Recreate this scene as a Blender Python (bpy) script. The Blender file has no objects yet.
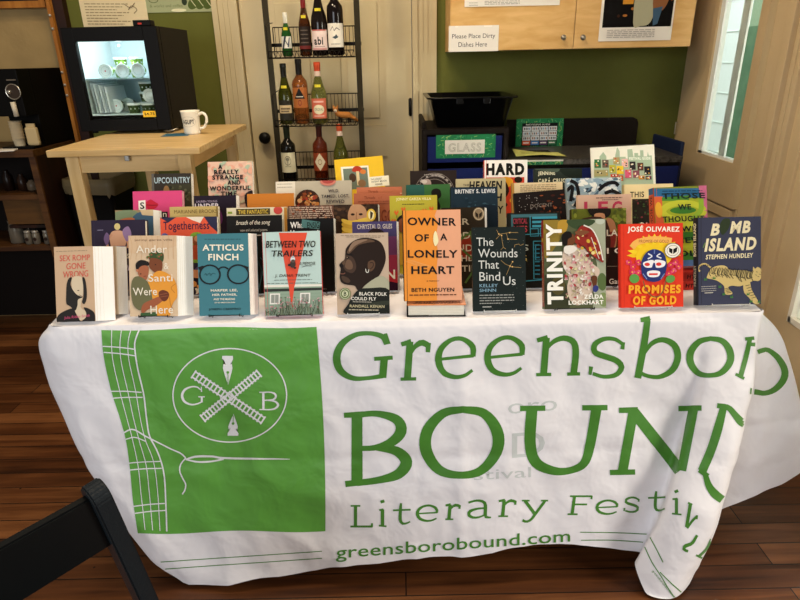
import bpy, math, random
from mathutils import Vector, Matrix, noise
from mathutils.bvhtree import BVHTree

# ------------------------------------------------------------------ camera, world, lights, exposure
CAMZ = 1.39
PITCH = math.radians(21.9); ROLL = math.radians(1.2); FPX = 600.0
_f = Vector((0, math.cos(PITCH), -math.sin(PITCH)))
_u0 = Vector((0, math.sin(PITCH), math.cos(PITCH))); _r0 = Vector((1, 0, 0))
_r = math.cos(ROLL)*_r0 - math.sin(ROLL)*_u0
_u = math.sin(ROLL)*_r0 + math.cos(ROLL)*_u0
CP = Vector((0, 0, CAMZ))
sc = bpy.context.scene
cd = bpy.data.cameras.new('camera'); cam = bpy.data.objects.new('camera', cd)
sc.collection.objects.link(cam); sc.camera = cam
cd.sensor_fit = 'HORIZONTAL'; cd.sensor_width = 36.0; cd.lens = FPX/800*36.0
cd.clip_start = 0.02
M3 = Matrix((_r, _u, -_f)).transposed()
cam.matrix_world = Matrix.Translation(CP) @ M3.to_4x4()

world = bpy.data.worlds.new('world'); sc.world = world; world.use_nodes = True
bg = world.node_tree.nodes['Background']
bg.inputs[0].default_value = (1.0, 0.86, 0.68, 1); bg.inputs[1].default_value = 0.17

def area(name, loc, target, size, power, col, sy=None):
    l = bpy.data.lights.new(name, 'AREA'); l.shape = 'RECTANGLE'; l.size = size; l.size_y = sy or size
    l.energy = power; l.color = col
    o = bpy.data.objects.new(name, l); sc.collection.objects.link(o); o.location = loc
    o.rotation_euler = (Vector(target)-Vector(loc)).to_track_quat('-Z', 'Y').to_euler()
    return o
# shop window behind the photographer, two warm ceiling fixtures, daylight outside the right-hand door
area('daylight_shop_window', (-1.6, -2.2, 1.7), (0.0, 1.5, 0.6), 1.9, 62, (0.86, 0.93, 1.0), 1.6)
area('warm_ceiling_lamp', (-0.1, 1.55, 2.9), (0.0, 1.9, 0.8), 0.5, 22, (1.0, 0.80, 0.56))
area('warm_ceiling_lamp', (-0.9, 2.0, 3.1), (-0.1, 3.3, 1.2), 0.25, 17, (1.0, 0.80, 0.54))
area('daylight_right_door', (3.0, 0.1, 1.55), (0.3, 1.4, 0.5), 0.9, 62, (1.0, 0.93, 0.82), 1.3)
area('daylight_on_siding', (2.0, 5.0, 4.6), (2.9, 5.2, 1.2), 1.5, 330, (0.95, 1.0, 1.0), 4)

sc.view_settings.view_transform = 'Standard'; sc.view_settings.look = 'None'
sc.view_settings.exposure = 0.32; sc.view_settings.gamma = 1.0
sc.view_settings.use_curve_mapping = False

# ------------------------------------------------------------------ helpers
def ray(px, py): return _f + _r*((px-400)/FPX) - _u*((py-300)/FPX)
def aty(px, py, y): d = ray(px, py); return CP + d*(y/d.y)
def atz(px, py, z): d = ray(px, py); return CP + d*((z-CAMZ)/d.z)
def atx(px, py, x): d = ray(px, py); return CP + d*(x/d.x)

def lin(h):
    h = h.lstrip('#'); v = [int(h[i:i+2], 16)/255 for i in (0, 2, 4)]
    return tuple((c/12.92 if c <= .04045 else ((c+.055)/1.055)**2.4) for c in v) + (1,)
_mats = {}
def mat(hexc, rough=0.5, metal=0.0, name=None, bump=0.0, bscale=200, trans=0.0, alpha=1.0, emit=0.0, spec=0.22, var=0.04, ior=1.45):
    key = (hexc, rough, metal, bump, bscale, trans, alpha, emit, spec, var)
    if key in _mats: return _mats[key]
    m = bpy.data.materials.new(name or 'surface_'+hexc.strip('#')); m.use_nodes = True
    nt = m.node_tree; b = nt.nodes['Principled BSDF']
    c = lin(hexc)
    tc = nt.nodes.new('ShaderNodeTexCoord'); n = nt.nodes.new('ShaderNodeTexNoise'); n.inputs['Scale'].default_value = bscale*0.25
    nt.links.new(tc.outputs['Object'], n.inputs['Vector'])
    mx = nt.nodes.new('ShaderNodeMixRGB'); mx.inputs[1].default_value = tuple(x*(1-var) for x in c[:3])+(1,)
    mx.inputs[2].default_value = tuple(min(1, x*(1+var)) for x in c[:3])+(1,)
    nt.links.new(n.outputs['Fac'], mx.inputs[0]); nt.links.new(mx.outputs[0], b.inputs['Base Color'])
    b.inputs['Roughness'].default_value = rough; b.inputs['Metallic'].default_value = metal
    b.inputs['Specular IOR Level'].default_value = spec
    b.inputs['Transmission Weight'].default_value = trans; b.inputs['IOR'].default_value = ior
    b.inputs['Alpha'].default_value = alpha
    if emit:
        b.inputs['Emission Color'].default_value = c; b.inputs['Emission Strength'].default_value = emit
    if bump:
        n2 = nt.nodes.new('ShaderNodeTexNoise'); n2.inputs['Scale'].default_value = bscale
        nt.links.new(tc.outputs['Object'], n2.inputs['Vector'])
        bp = nt.nodes.new('ShaderNodeBump'); bp.inputs['Strength'].default_value = bump; bp.inputs['Distance'].default_value = 0.002
        nt.links.new(n2.outputs['Fac'], bp.inputs['Height']); nt.links.new(bp.outputs[0], b.inputs['Normal'])
    _mats[key] = m
    return m

def wood(name, c1, c2, scale=(2, 30, 30), rough=0.5, bump=0.1):
    m = bpy.data.materials.new(name); m.use_nodes = True; nt = m.node_tree; b = nt.nodes['Principled BSDF']
    tc = nt.nodes.new('ShaderNodeTexCoord'); mp = nt.nodes.new('ShaderNodeMapping'); mp.inputs['Scale'].default_value = scale
    n = nt.nodes.new('ShaderNodeTexNoise'); n.inputs['Scale'].default_value = 1.0; n.inputs['Detail'].default_value = 6
    n.inputs['Distortion'].default_value = 0.6
    nt.links.new(tc.outputs['Object'], mp.inputs[0]); nt.links.new(mp.outputs[0], n.inputs['Vector'])
    r = nt.nodes.new('ShaderNodeValToRGB'); r.color_ramp.elements[0].position = .3; r.color_ramp.elements[1].position = .72
    r.color_ramp.elements[0].color = lin(c1); r.color_ramp.elements[1].color = lin(c2)
    nt.links.new(n.outputs['Fac'], r.inputs[0]); nt.links.new(r.outputs[0], b.inputs['Base Color'])
    b.inputs['Roughness'].default_value = rough; b.inputs['Specular IOR Level'].default_value = .25
    bp = nt.nodes.new('ShaderNodeBump'); bp.inputs['Strength'].default_value = bump; bp.inputs['Distance'].default_value = .002
    nt.links.new(n.outputs['Fac'], bp.inputs['Height']); nt.links.new(bp.outputs[0], b.inputs['Normal'])
    return m

class MB:
    def __init__(s): s.v = []; s.f = []; s.m = []; s.sm = []; s.mats = []
    def mi(s, m):
        if m not in s.mats: s.mats.append(m)
        return s.mats.index(m)
    def add(s, vs, fs, m, smooth=False, T=None):
        o = len(s.v); k = s.mi(m)
        for p in vs:
            p = Vector(p)
            if T is not None: p = T @ p
            s.v.append(p)
        for f in fs: s.f.append([i+o for i in f]); s.m.append(k); s.sm.append(smooth)
        return s
    def box(s, x0, x1, y0, y1, z0, z1, m, T=None, bev=0.0):
        if bev <= 0:
            vs = [(x0,y0,z0),(x1,y0,z0),(x1,y1,z0),(x0,y1,z0),(x0,y0,z1),(x1,y0,z1),(x1,y1,z1),(x0,y1,z1)]
            fs = [(0,3,2,1),(4,5,6,7),(0,1,5,4),(1,2,6,5),(2,3,7,6),(3,0,4,7)]
            return s.add(vs, fs, m, False, T)
        import bmesh
        bm = bmesh.new(); bmesh.ops.create_cube(bm, size=1)
        for v in bm.verts: v.co = Vector(((x0+x1)/2+v.co.x*(x1-x0), (y0+y1)/2+v.co.y*(y1-y0), (z0+z1)/2+v.co.z*(z1-z0)))
        bmesh.ops.bevel(bm, geom=bm.edges[:], offset=min(bev, .45*min(x1-x0, y1-y0, z1-z0)), segments=2, affect='EDGES', profile=.6)
        bm.verts.index_update()
        s.add([v.co.copy() for v in bm.verts], [[v.index for v in f.verts] for f in bm.faces], m, False, T); bm.free()
        return s
    def prism(s, pts, y0, y1, m, T=None):          # outline in XZ, extruded along Y
        n = len(pts); vs = [(x, y0, z) for x, z in pts]+[(x, y1, z) for x, z in pts]
        fs = [list(range(n)), list(range(2*n-1, n-1, -1))]+[(i, i+n, (i+1) % n+n, (i+1) % n) for i in range(n)]
        return s.add(vs, fs, m, False, T)
    def lathe(s, prof, m, seg=24, T=None, cap=True, smooth=True):
        vs = []; fs = []
        for r, z in prof:
            for i in range(seg):
                a = 2*math.pi*i/seg; vs.append((r*math.cos(a), r*math.sin(a), z))
        for j in range(len(prof)-1):
            for i in range(seg):
                k = (i+1) % seg; fs.append((j*seg+i, j*seg+k, (j+1)*seg+k, (j+1)*seg+i))
        s.add(vs, fs, m, smooth, T)
        if cap:
            for j, fl in ((0, True), (len(prof)-1, False)):
                if prof[j][0] > 1e-5:
                    ring = [(prof[j][0]*math.cos(2*math.pi*i/seg), prof[j][0]*math.sin(2*math.pi*i/seg), prof[j][1]) for i in range(seg)]
                    s.add(ring, [list(range(seg))[::-1] if fl else list(range(seg))], m, False, T)
        return s
    def tube(s, pts, r, m, seg=8, closed=False, T=None):
        pts = [Vector(p) for p in pts]; n = len(pts); vs = []; fs = []
        for i, p in enumerate(pts):
            if closed: d = pts[(i+1) % n]-pts[i-1]
            else: d = pts[min(i+1, n-1)]-pts[max(i-1, 0)]
            d.normalize(); a = Vector((0, 0, 1)) if abs(d.z) < .9 else Vector((1, 0, 0))
            x = d.cross(a).normalized(); y = d.cross(x).normalized()
            rr = r[i] if isinstance(r, (list, tuple)) else r
            for k in range(seg):
                t = 2*math.pi*k/seg; vs.append(p+x*rr*math.cos(t)+y*rr*math.sin(t))
        for i in range(n if closed else n-1):
            for k in range(seg):
                j = (i+1) % n; l = (k+1) % seg; fs.append((i*seg+k, i*seg+l, j*seg+l, j*seg+k))
        if not closed: fs += [list(range(seg))[::-1], [(n-1)*seg+k for k in range(seg)]]
        return s.add(vs, fs, m, True, T)
    def build(s, name, parent=None, loc=None, rot=None, kind=None, label=None):
        me = bpy.data.meshes.new(name); me.from_pydata([tuple(v) for v in s.v], [], s.f)
        for m in s.mats: me.materials.append(m)
        me.polygons.foreach_set('material_index', s.m); me.polygons.foreach_set('use_smooth', s.sm); me.update()
        o = bpy.data.objects.new(name, me); sc.collection.objects.link(o)
        if parent: o.parent = parent
        if loc is not None: o.location = loc
        if rot is not None: o.rotation_euler = rot
        if kind: o['kind'] = kind
        if label: o['label'] = label
        return o

def thing(name, label, cat, loc=(0, 0, 0), rot=(0, 0, 0), group=None):
    o = bpy.data.objects.new(name, None); sc.collection.objects.link(o); o.empty_display_size = .05
    o.location = loc; o.rotation_euler = rot
    return tag(o, label, cat, group)
def tag(o, label, cat, group=None):
    o['label'] = label; o['category'] = cat
    if group: o['group'] = group
    return o

def catmull(pts, closed=False, n=6):
    P = [tuple(p) for p in pts]; out = []; N = len(P); D = len(P[0])
    if N < 3: n2 = n*2; return [tuple(P[0][k]+(P[-1][k]-P[0][k])*i/n2 for k in range(D)) for i in range(n2+1)]
    for i in range(N if closed else N-1):
        p0 = P[i-1] if (closed or i > 0) else tuple(2*P[0][k]-P[1][k] for k in range(D)); p1 = P[i]; p2 = P[(i+1) % N]
        p3 = P[(i+2) % N] if (closed or i < N-2) else tuple(2*p2[k]-p1[k] for k in range(D))
        for j in range(n):
            t = j/n
            out.append(tuple(.5*((2*p1[k])+(-p0[k]+p2[k])*t+(2*p0[k]-5*p1[k]+4*p2[k]-p3[k])*t*t+(-p0[k]+3*p1[k]-3*p2[k]+p3[k])*t**3) for k in range(D)))
    if not closed: out.append(P[-1])
    return out

_tc = {}
def text2d(s, bold=0.0):
    k = (s, bold)
    if k not in _tc:
        c = bpy.data.curves.new('t', 'FONT'); c.body = s; c.resolution_u = 3; c.offset = bold; c.space_character = 1.0+bold*4
        o = bpy.data.objects.new('t', c); me = bpy.data.meshes.new_from_object(o)
        vs = [(v.co.x, v.co.y) for v in me.vertices]; fs = [list(p.vertices) for p in me.polygons]
        bpy.data.objects.remove(o); bpy.data.curves.remove(c); bpy.data.meshes.remove(me)
        _tc[k] = (vs, fs)
    return _tc[k]

# flat artwork printed on a cover, poster or label. Coordinates are measured in any handy frame (quad TL,TR,BR,BL)
class Art:
    def __init__(s, quad): s.q = quad; s.items = []
    def uv(s, x, y):
        (ax, ay), (bx, by), (cx, cy), (dx, dy) = s.q
        v = .5; u = .5
        for _ in range(4):
            yt = ay+(by-ay)*u; yb = dy+(cy-dy)*u; v = (y-yt)/(yb-yt)
            xl = ax+(dx-ax)*v; xr = bx+(cx-bx)*v; u = (x-xl)/(xr-xl)
        return (min(1, max(0, u)), 1-min(1, max(0, v)))
    def rect(s, x0, y0, x1, y1, c): return s.poly([(x0, y0), (x1, y0), (x1, y1), (x0, y1)], c)
    def poly(s, pts, c, smooth=False):
        if smooth: pts = catmull(pts, True, 4)
        s.items.append(([s.uv(*p) for p in pts], [list(range(len(pts)))], c)); return s
    def ell(s, cx, cy, rx, ry, c, rot=0, n=20):
        a = math.radians(rot)
        return s.poly([(cx+rx*math.cos(t)*math.cos(a)-ry*math.sin(t)*math.sin(a), cy+rx*math.cos(t)*math.sin(a)+ry*math.sin(t)*math.cos(a)) for t in [2*math.pi*i/n for i in range(n)]], c)
    def ring(s, cx, cy, rx, ry, w, c, n=28):
        pts = []
        for i in range(n+1):
            t = 2*math.pi*i/n; pts.append((cx+rx*math.cos(t), cy+ry*math.sin(t)))
        return s.line(pts, w, c, False)
    def line(s, pts, w, c, smooth=True):
        if smooth and len(pts) > 2: pts = catmull(pts, False, 5)
        L = []; R = []
        for i, p in enumerate(pts):
            a = pts[max(i-1, 0)]; b = pts[min(i+1, len(pts)-1)]; dx, dy = b[0]-a[0], b[1]-a[1]; l = math.hypot(dx, dy) or 1
            ww = (p[2] if len(p) > 2 else w)/2
            L.append(s.uv(p[0]-dy/l*ww, p[1]+dx/l*ww)); R.append(s.uv(p[0]+dy/l*ww, p[1]-dx/l*ww))
        n = len(L); s.items.append((L+R, [(i, i+1, n+i+1, n+i) for i in range(n-1)], c)); return s
    def text(s, t, x0, y0, x1, y1, c, bold=0.0, shear=0.0, rot=0):
        vs, fs = text2d(t, bold)
        if not vs: return s
        if rot == 90: vs = [(-y, x) for x, y in vs]          # reads bottom to top
        if shear: vs = [(x+y*shear, y) for x, y in vs]
        ax = min(v[0] for v in vs); bx = max(v[0] for v in vs); ay = min(v[1] for v in vs); by = max(v[1] for v in vs)
        P = [s.uv(x0+(x-ax)/(bx-ax)*(x1-x0), y1-(y-ay)/(by-ay)*(y1-y0)) for x, y in vs]
        s.items.append((P, fs, c)); return s
    def dashes(s, x0, x1, y, h, c, seed=0, slope=0):           # a line of print too small to read
        R = random.Random(seed); x = x0
        while x < x1:
            w = R.uniform(.05, .14)*(x1-x0); e = min(x1, x+w)
            s.poly([(x, y+slope*(x-x0)), (e, y+slope*(e-x0)), (e, y+h+slope*(e-x0)), (x, y+h+slope*(x-x0))], c); x = e+(x1-x0)*.02
        return s
    def put(s, mb, w, h, y=0.0, rough=.42, lay=None, x0=0.0, z0=0.0, T=None, step=.00005):
        for i, (P, F, c) in enumerate(s.items):
            yy = y-.0002-min(step, .0035/max(1, len(s.items)))*i
            mb.add([(x0+(u-.5)*w, yy, z0+v*h) for u, v in P], F, c if not isinstance(c, str) else mat(c, rough+.06, spec=.12), False, T)

# ------------------------------------------------------------------ the setting
def floor_material():
    m = bpy.data.materials.new('floorboards'); m.use_nodes = True; nt = m.node_tree; b = nt.nodes['Principled BSDF']
    tc = nt.nodes.new('ShaderNodeTexCoord')
    br = nt.nodes.new('ShaderNodeTexBrick'); br.offset = .37; br.inputs['Scale'].default_value = 1
    br.inputs['Brick Width'].default_value = 1.7; br.inputs['Row Height'].default_value = .083
    br.inputs['Mortar Size'].default_value = .0022; br.inputs['Mortar Smooth'].default_value = .3; br.inputs['Bias'].default_value = 0
    br.inputs['Color1'].default_value = (0, 0, 0, 1); br.inputs['Color2'].default_value = (1, 1, 1, 1); br.inputs['Mortar'].default_value = (.5, .5, .5, 1)
    nt.links.new(tc.outputs['Object'], br.inputs['Vector'])
    mp = nt.nodes.new('ShaderNodeMapping'); mp.inputs['Scale'].default_value = (2.2, 34, 1)
    n = nt.nodes.new('ShaderNodeTexNoise'); n.inputs['Scale'].default_value = 1; n.inputs['Detail'].default_value = 8; n.inputs['Distortion'].default_value = .5
    nt.links.new(tc.outputs['Object'], mp.inputs[0]); nt.links.new(mp.outputs[0], n.inputs['Vector'])
    n3 = nt.nodes.new('ShaderNodeTexNoise'); n3.inputs['Scale'].default_value = 3; n3.inputs['Detail'].default_value = 3
    nt.links.new(tc.outputs['Object'], n3.inputs['Vector'])
    a1 = nt.nodes.new('ShaderNodeMath'); a1.operation = 'MULTIPLY'; a1.inputs[1].default_value = .34
    nt.links.new(br.outputs['Color'], a1.inputs[0])
    a2 = nt.nodes.new('ShaderNodeMath'); a2.operation = 'MULTIPLY_ADD'; a2.inputs[1].default_value = .75
    nt.links.new(n.outputs['Fac'], a2.inputs[0]); nt.links.new(a1.outputs[0], a2.inputs[2])
    a3 = nt.nodes.new('ShaderNodeMath'); a3.operation = 'MULTIPLY_ADD'; a3.inputs[1].default_value = .4
    nt.links.new(n3.outputs['Fac'], a3.inputs[0]); nt.links.new(a2.outputs[0], a3.inputs[2])
    r = nt.nodes.new('ShaderNodeValToRGB'); e = r.color_ramp.elements
    e[0].position = .42; e[0].color = lin('2e1609'); e[1].position = 1.02; e[1].color = lin('8a5730')
    k = r.color_ramp.elements.new(.70); k.color = lin('5c3419')
    nt.links.new(a3.outputs[0], r.inputs[0])
    mx = nt.nodes.new('ShaderNodeMixRGB'); mx.inputs[2].default_value = lin('150a05')
    nt.links.new(br.outputs['Fac'], mx.inputs[0]); nt.links.new(r.outputs[0], mx.inputs[1])
    # nail holes and worn flecks
    vo = nt.nodes.new('ShaderNodeTexVoronoi'); vo.inputs['Scale'].default_value = 9
    nt.links.new(tc.outputs['Object'], vo.inputs['Vector'])
    lt = nt.nodes.new('ShaderNodeMath'); lt.operation = 'LESS_THAN'; lt.inputs[1].default_value = .035
    nt.links.new(vo.outputs['Distance'], lt.inputs[0])
    mx2 = nt.nodes.new('ShaderNodeMixRGB'); mx2.inputs[2].default_value = lin('1c0d06')
    nt.links.new(lt.outputs[0], mx2.inputs[0]); nt.links.new(mx.outputs[0], mx2.inputs[1])
    nt.links.new(mx2.outputs[0], b.inputs['Base Color'])
    b.inputs['Roughness'].default_value = .42; b.inputs['Specular IOR Level'].default_value = .3
    bp = nt.nodes.new('ShaderNodeBump'); bp.inputs['Strength'].default_value = .35; bp.inputs['Distance'].default_value = .003
    iv = nt.nodes.new('ShaderNodeMath'); iv.operation = 'MULTIPLY_ADD'; iv.inputs[1].default_value = -1.5
    nt.links.new(br.outputs['Fac'], iv.inputs[0]); nt.links.new(n.outputs['Fac'], iv.inputs[2])
    nt.links.new(iv.outputs[0], bp.inputs['Height']); nt.links.new(bp.outputs[0], b.inputs['Normal'])
    return m
MB().box(-4.2, 1.56, -2.6, 3.45, -.06, 0, floor_material()).build('floor', kind='structure')

WY = 3.32
green = mat('5f6128', .75, bump=.25, bscale=60, var=.08)
plaster = mat('a0875a', .7, bump=.8, bscale=22, var=.30)
darkwood = wood('dark_brown_wood', '180b05', '321607', (20, 20, 2), .55)
orangewood = wood('orange_pine', '8f5518', 'b97a30', (30, 30, 3), .5)
cream = wood('cream_paint', 'bcab84', 'c9ba94', (3, 3, 3), .45, .02)
beige = wood('beige_paint', 'baa27a', 'c8b08a', (2, 2, 2), .5, .02)
xg0 = aty(66, 0, WY).x; xo = aty(50, 0, WY).x
# the back wall: green paint right of the timber post, plaster left of it
MB().box(xg0, -.90, WY, WY+.1, 0, 2.9, green).box(.208, 1.56, WY, WY+.1, 0, 2.9, green).build('wall_back', kind='structure')
MB().box(-4.2, xo+.012, WY+.02, WY+.1, 0, 2.9, plaster).build('wall_plaster', kind='structure')
m = MB(); m.box(xo+.012, xo+.03, WY-.07, WY+.1, 0, 2.9, orangewood); m.box(xo+.03, xg0, WY-.045, WY+.1, 0, 2.9, darkwood)
pin = mat('c9c4bc', .3, .6)
for z in (1.62, 1.56, 1.36, 1.30, 1.25): m.lathe([(0, -.004), (.006, -.002), (.0065, .003), (0, .006)], pin, 10, Matrix.Translation((xo+.021, WY-.073, z)) @ Matrix.Rotation(math.pi/2, 4, 'X'))
m.build('trim_1', kind='structure')
# framed blackboard edge high on the plaster
zz = aty(20, 8, WY-.02).z; xf = aty(46, 4, WY-.02).x
m = MB(); m.box(-3.0, xf, WY-.03, WY+.02, zz-.0, zz+.03, orangewood); m.box(xf-.03, xf, WY-.03, WY+.02, zz+.03, zz+.6, orangewood)
m.box(-3.0, xf-.03, WY-.01, WY+.02, zz+.03, zz+.6, mat('171412', .5)); m.build('window_3', kind='structure')

# white panelled door with casing behind the bottle rack
DY = WY
x0 = aty(238, 0, DY).x; x1 = aty(411, 0, DY).x
cas = MB()
def casing(mb, xa, xb, ya, m_, top=2.9):
    n = 5
    mb.box(xa, xb, ya-.018, ya+.1, 0, top, m_)
    w = xb-xa
    mb.box(xa+.0*w, xa+.22*w, ya-.030, ya-.018, 0, top, m_); mb.box(xa+.36*w, xa+.44*w, ya-.024, ya-.018, 0, top, m_)
    mb.box(xa+.56*w, xa+.64*w, ya-.024, ya-.018, 0, top, m_); mb.box(xa+.80*w, xa+1.0*w, ya-.028, ya-.018, 0, top, m_)
casing(cas, -.90, x0-.004, DY, cream); casing(cas, x1+.004, .212, DY, cream)
cas.build('trim_2', kind='structure')
d = MB()
dz = 2.9
d.box(x0, x1, DY+.02, DY+.06, 0, dz, cream)
W = x1-x0
for (a, b) in ((0, .16), (.43, .57), (.84, 1.0)): d.box(x0+a*W, x0+b*W, DY+.005, DY+.02, 0, dz, cream)
for (za, zb) in ((0, .22), (.90, 1.06), (1.70, 1.80)):
    for (a, b) in ((.16, .43), (.57, .84)): d.box(x0+a*W, x0+b*W, DY+.005, DY+.02, za, zb, cream)
for (a, b) in ((.20, .39), (.61, .80)):
    for (za, zb) in ((.26, .86), (1.10, 1.66)): d.box(x0+a*W, x0+b*W, DY+.010, DY+.02, za, zb, cream, bev=.004)
dd = d.build('door_1', kind='structure')
black = mat('0d0c0b', .38)
kp = aty(265, 138, DY-.03)
MB().lathe([(0, -.045), (.022, -.043), (.031, -.03), (.030, -.018), (.012, -.010), (.010, .02), (.026, .022), (.030, .03)], black, 24, Matrix.Translation((kp.x, DY-.01, kp.z)) @ Matrix.Rotation(-math.pi/2, 4, 'X')).build('door_knob', dd)
m = MB(); hp = aty(410, 107, DY); m.tube([(hp.x+.002, DY-.008, hp.z-.045), (hp.x+.002, DY-.008, hp.z+.045)], .007, black, 10)
m.box(hp.x-.008, hp.x+.01, DY-.002, DY+.006, hp.z-.04, hp.z+.04, black); m.build('door_hinge', dd)

# right-hand wall: casement window, panelling below and glazed door nearer the camera
XR = 1.5
def yat(px, py): return atx(px, py, XR).y
def zat(px, py): return atx(px, py, XR).z
gz = zat(703, 153)                     # bottom of the casement glass
lz = zat(738, 210)                     # bottom of the casement sash
yA = 3.32; y1_ = yat(690, 60); y2_ = yat(715, 60)-.0; y3_ = yat(741, 60); y4_ = atx(752, 60, XR-.02).y; y5_ = yat(765.5, 60); y6_ = yat(769.5, 60); y7_ = yat(786, 60); y8_ = yat(800, 60)
w = MB()
w.box(XR, XR+.1, y1_+.0, yA, 0, 2.9, beige)             # strip beside the corner
w.box(XR, XR+.1, y5_, y1_, 0, lz, beige)                # panel under the casement
w.box(XR, XR+.1, y5_, y1_, 2.35, 2.9, beige)
w.box(XR-.015, XR, y5_+.02, y1_-.02, lz-.055, lz-.012, beige, bev=.004)
w.box(XR-.008, XR, y5_+.05, y1_-.05, lz-.42, lz-.09, beige, bev=.004)
w.build('wall_right', kind='structure')
s_ = MB()
s_.box(XR-.02, XR+.02, y2_, y1_-.003, lz, 2.35, beige); s_.box(XR-.02, XR+.02, y5_+.004, y4_, lz, 2.35, beige)
s_.box(XR-.02, XR+.02, y4_, y2_, lz, gz, beige); s_.box(XR-.02, XR+.02, y4_, y2_, 2.25, 2.35, beige)
s_.tube([(XR-.024, y1_-.02, zat(690, 130)-.03), (XR-.034, y1_-.02, zat(690, 130)-.03), (XR-.034, y1_-.02, zat(690, 130)+.03), (XR-.024, y1_-.02, zat(690, 130)+.03)], .003, mat('b0a894', .4, .5), 6)
wp = mat('e8ece6', .4)
s_.box(XR-.010, XR+.016, y2_-.035, y2_, gz, 2.25, wp); s_.box(XR+.003, XR+.012, yat(740.5, 60), yat(734, 60), gz+.0125, 2.25, wp); s_.box(XR-.010, XR+.016, y4_, y2_, gz, gz+.012, wp)
win = s_.build('window_1', kind='structure')
glass = mat('f4fbf8', .02, trans=1.0, var=0, ior=1.1)
MB().box(XR-.002, XR+.002, y4_+.001, y2_-.036, gz+.0125, 2.249, glass).build('window_pane', win)
dm = wood('door_beige_paint', 'bfa77f', 'cdb690', (2, 2, 2), .5, .02)
q = MB(); ze = zat(790, 330)
yb, ya = yat(795, 320), yat(800, 240)
gy1 = yat(790, 322)
q.box(XR-.01, XR+.04, y7_-.0, y6_, 0, 2.9, dm, bev=.003)
for i, (a, b, t) in enumerate(((0, .2, .03), (.3, .42, .022), (.5, .62, .03), (.78, 1.0, .018))):
    q.box(XR-t, XR+.04, y7_-.22*b, y7_-.22*a, 0, 2.9, dm, bev=.003)
q.box(XR-.005, XR+.04, y7_-.22, y7_, 0, 2.9, dm); q.build('trim_3', kind='structure')
dr = MB(); dy = y7_-.22; pz = .43
white_p = mat('e3ddce', .4)
dr.box(XR-.005, XR+.035, gy1, dy, 0, 2.3, dm); dr.box(XR-.005, XR+.035, gy1-.9, gy1, 0, pz, dm); dr.box(XR-.005, XR+.035, gy1-1.05, gy1-.9, 0, 2.3, dm)
dr.box(XR-.012, XR+.03, gy1-.015, gy1+.006, pz-.006, 2.3, white_p); dr.box(XR-.012, XR+.03, gy1-.9, gy1, pz-.006, pz+.016, white_p)
d2 = dr.build('door_2', kind='structure')
MB().box(XR+.008, XR+.012, gy1-.9, gy1-.015, pz+.016, 2.3, glass).build('door_pane', d2)
hz = zat(762, 235)
# outside: pale siding and hedge seen through the glass
pale = mat('f2faf6', .8); sid = MB()
sid.box(2.9, 2.95, 2.0, 9, -.3, 4.2, pale)
for k in range(18): sid.box(2.896, 2.9, 2.0, 9, -.2+k*.25, -.195+k*.25, mat('dde8e2', .8))
sid.build('wall_outside', kind='structure')
gl = mat('5f7f62', .8, bump=.4, bscale=60, var=.3)
yh = y4_
ha = atx(772, 60, 2.7).y; hb = atx(741, 60, 2.7).y
hm = MB(); hm.box(2.7, 2.86, ha, hb, -.06, zat(746, 45)*1.0+.15, gl)
hm.box(2.72, 2.86, ha, hb, zat(746, 45)+.15, 4.2, mat('93a98c', .8, var=.2)); hedge = hm.build('garden_hedge'); tag(hedge, 'narrow strip of green hedge outside, seen through the right-hand window', 'hedge')
MB().box(1.56, 8, -2, 12, -.12, -.06, mat('8d9a86', .9)).build('ground_outside', kind='structure')

# ------------------------------------------------------------------ upper cabinet
birch = wood('birch_veneer', 'c79a58', 'dcb478', (6, 6, 26), .42, .03)
birchH = wood('birch_tabletop', 'b8955c', 'd8b984', (3, 34, 34), .45, .05)
CYF = 3.0
xl = aty(450, 51, CYF).x; xr = aty(690, 46, CYF).x; cz = aty(560, 49, CYF).z; xs = aty(573, 48, CYF).x
cab = thing('wall_cabinet', 'birch veneer wall cabinet with two doors above the recycling station', 'cabinet', ((xl+xr)/2, CYF+.16, cz))
def loc(o): return Matrix.Translation(-o.location)
L = loc(cab)
MB().box(xl+.002, xr-.002, CYF+.02, WY-.001, cz, cz+.75, birch, L).build('body', cab)
for a, b, kx in ((xl, xs-.0015, 563.5), (xs+.0015, xr, 583)):
    dm_ = MB().box(a, b, CYF, CYF+.019, cz, cz+.75, birch, L, bev=.0015).build('door', cab)
    k = aty(kx, 37.5, CYF-.02)
    MB().lathe([(.004, .022), (.004, .01), (.011, .004), (.0125, -.002), (.010, -.008), (0, -.010)], mat('9b948a', .3, .9), 18,
               L @ Matrix.Translation((k.x, CYF-.02, k.z)) @ Matrix.Rotation(-math.pi/2, 4, 'X')).build('knob', dm_)

def sheet(name, label, cat, px, Y, colr, art=None, th=.0012, group=None, tilt=0):
    """a flat sheet on a vertical surface at depth Y; px = left, top, right, bottom in frame units"""
    a = aty(px[0], px[3], Y); b = aty(px[2], px[1], Y)
    w_ = b.x-a.x; h_ = b.z-a.z
    mb = MB().box(-w_/2, w_/2, -th, 0, 0, h_, colr)
    if art:
        A = Art([(px[0], px[1]), (px[2], px[1]), (px[2], px[3]), (px[0], px[3])]); art(A); A.put(mb, w_, h_, -th, .6)
    o = mb.build(name, loc=((a.x+b.x)/2, Y, a.z), rot=(0, tilt, 0)); tag(o, label, cat, group); return o
paper = mat('e6e0d6', .7, bump=.1, bscale=30)
def a1(A):
    A.text('Please Place Dirty', 452, 33.5, 495.5, 39.5, '35302c'); A.text('Dishes Here', 458.5, 42, 487.5, 47, '35302c')
    A.rect(455, 25.1, 458, 26.5, 'f4efe4'); A.rect(484, 25.1, 492, 26.5, 'f4efe4')
sheet('paper_sign', 'white paper sign about dirty dishes taped to the lower left of the cabinet', 'sign', (448.5, 25, 499, 52), CYF-.0025, paper, a1)
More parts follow.
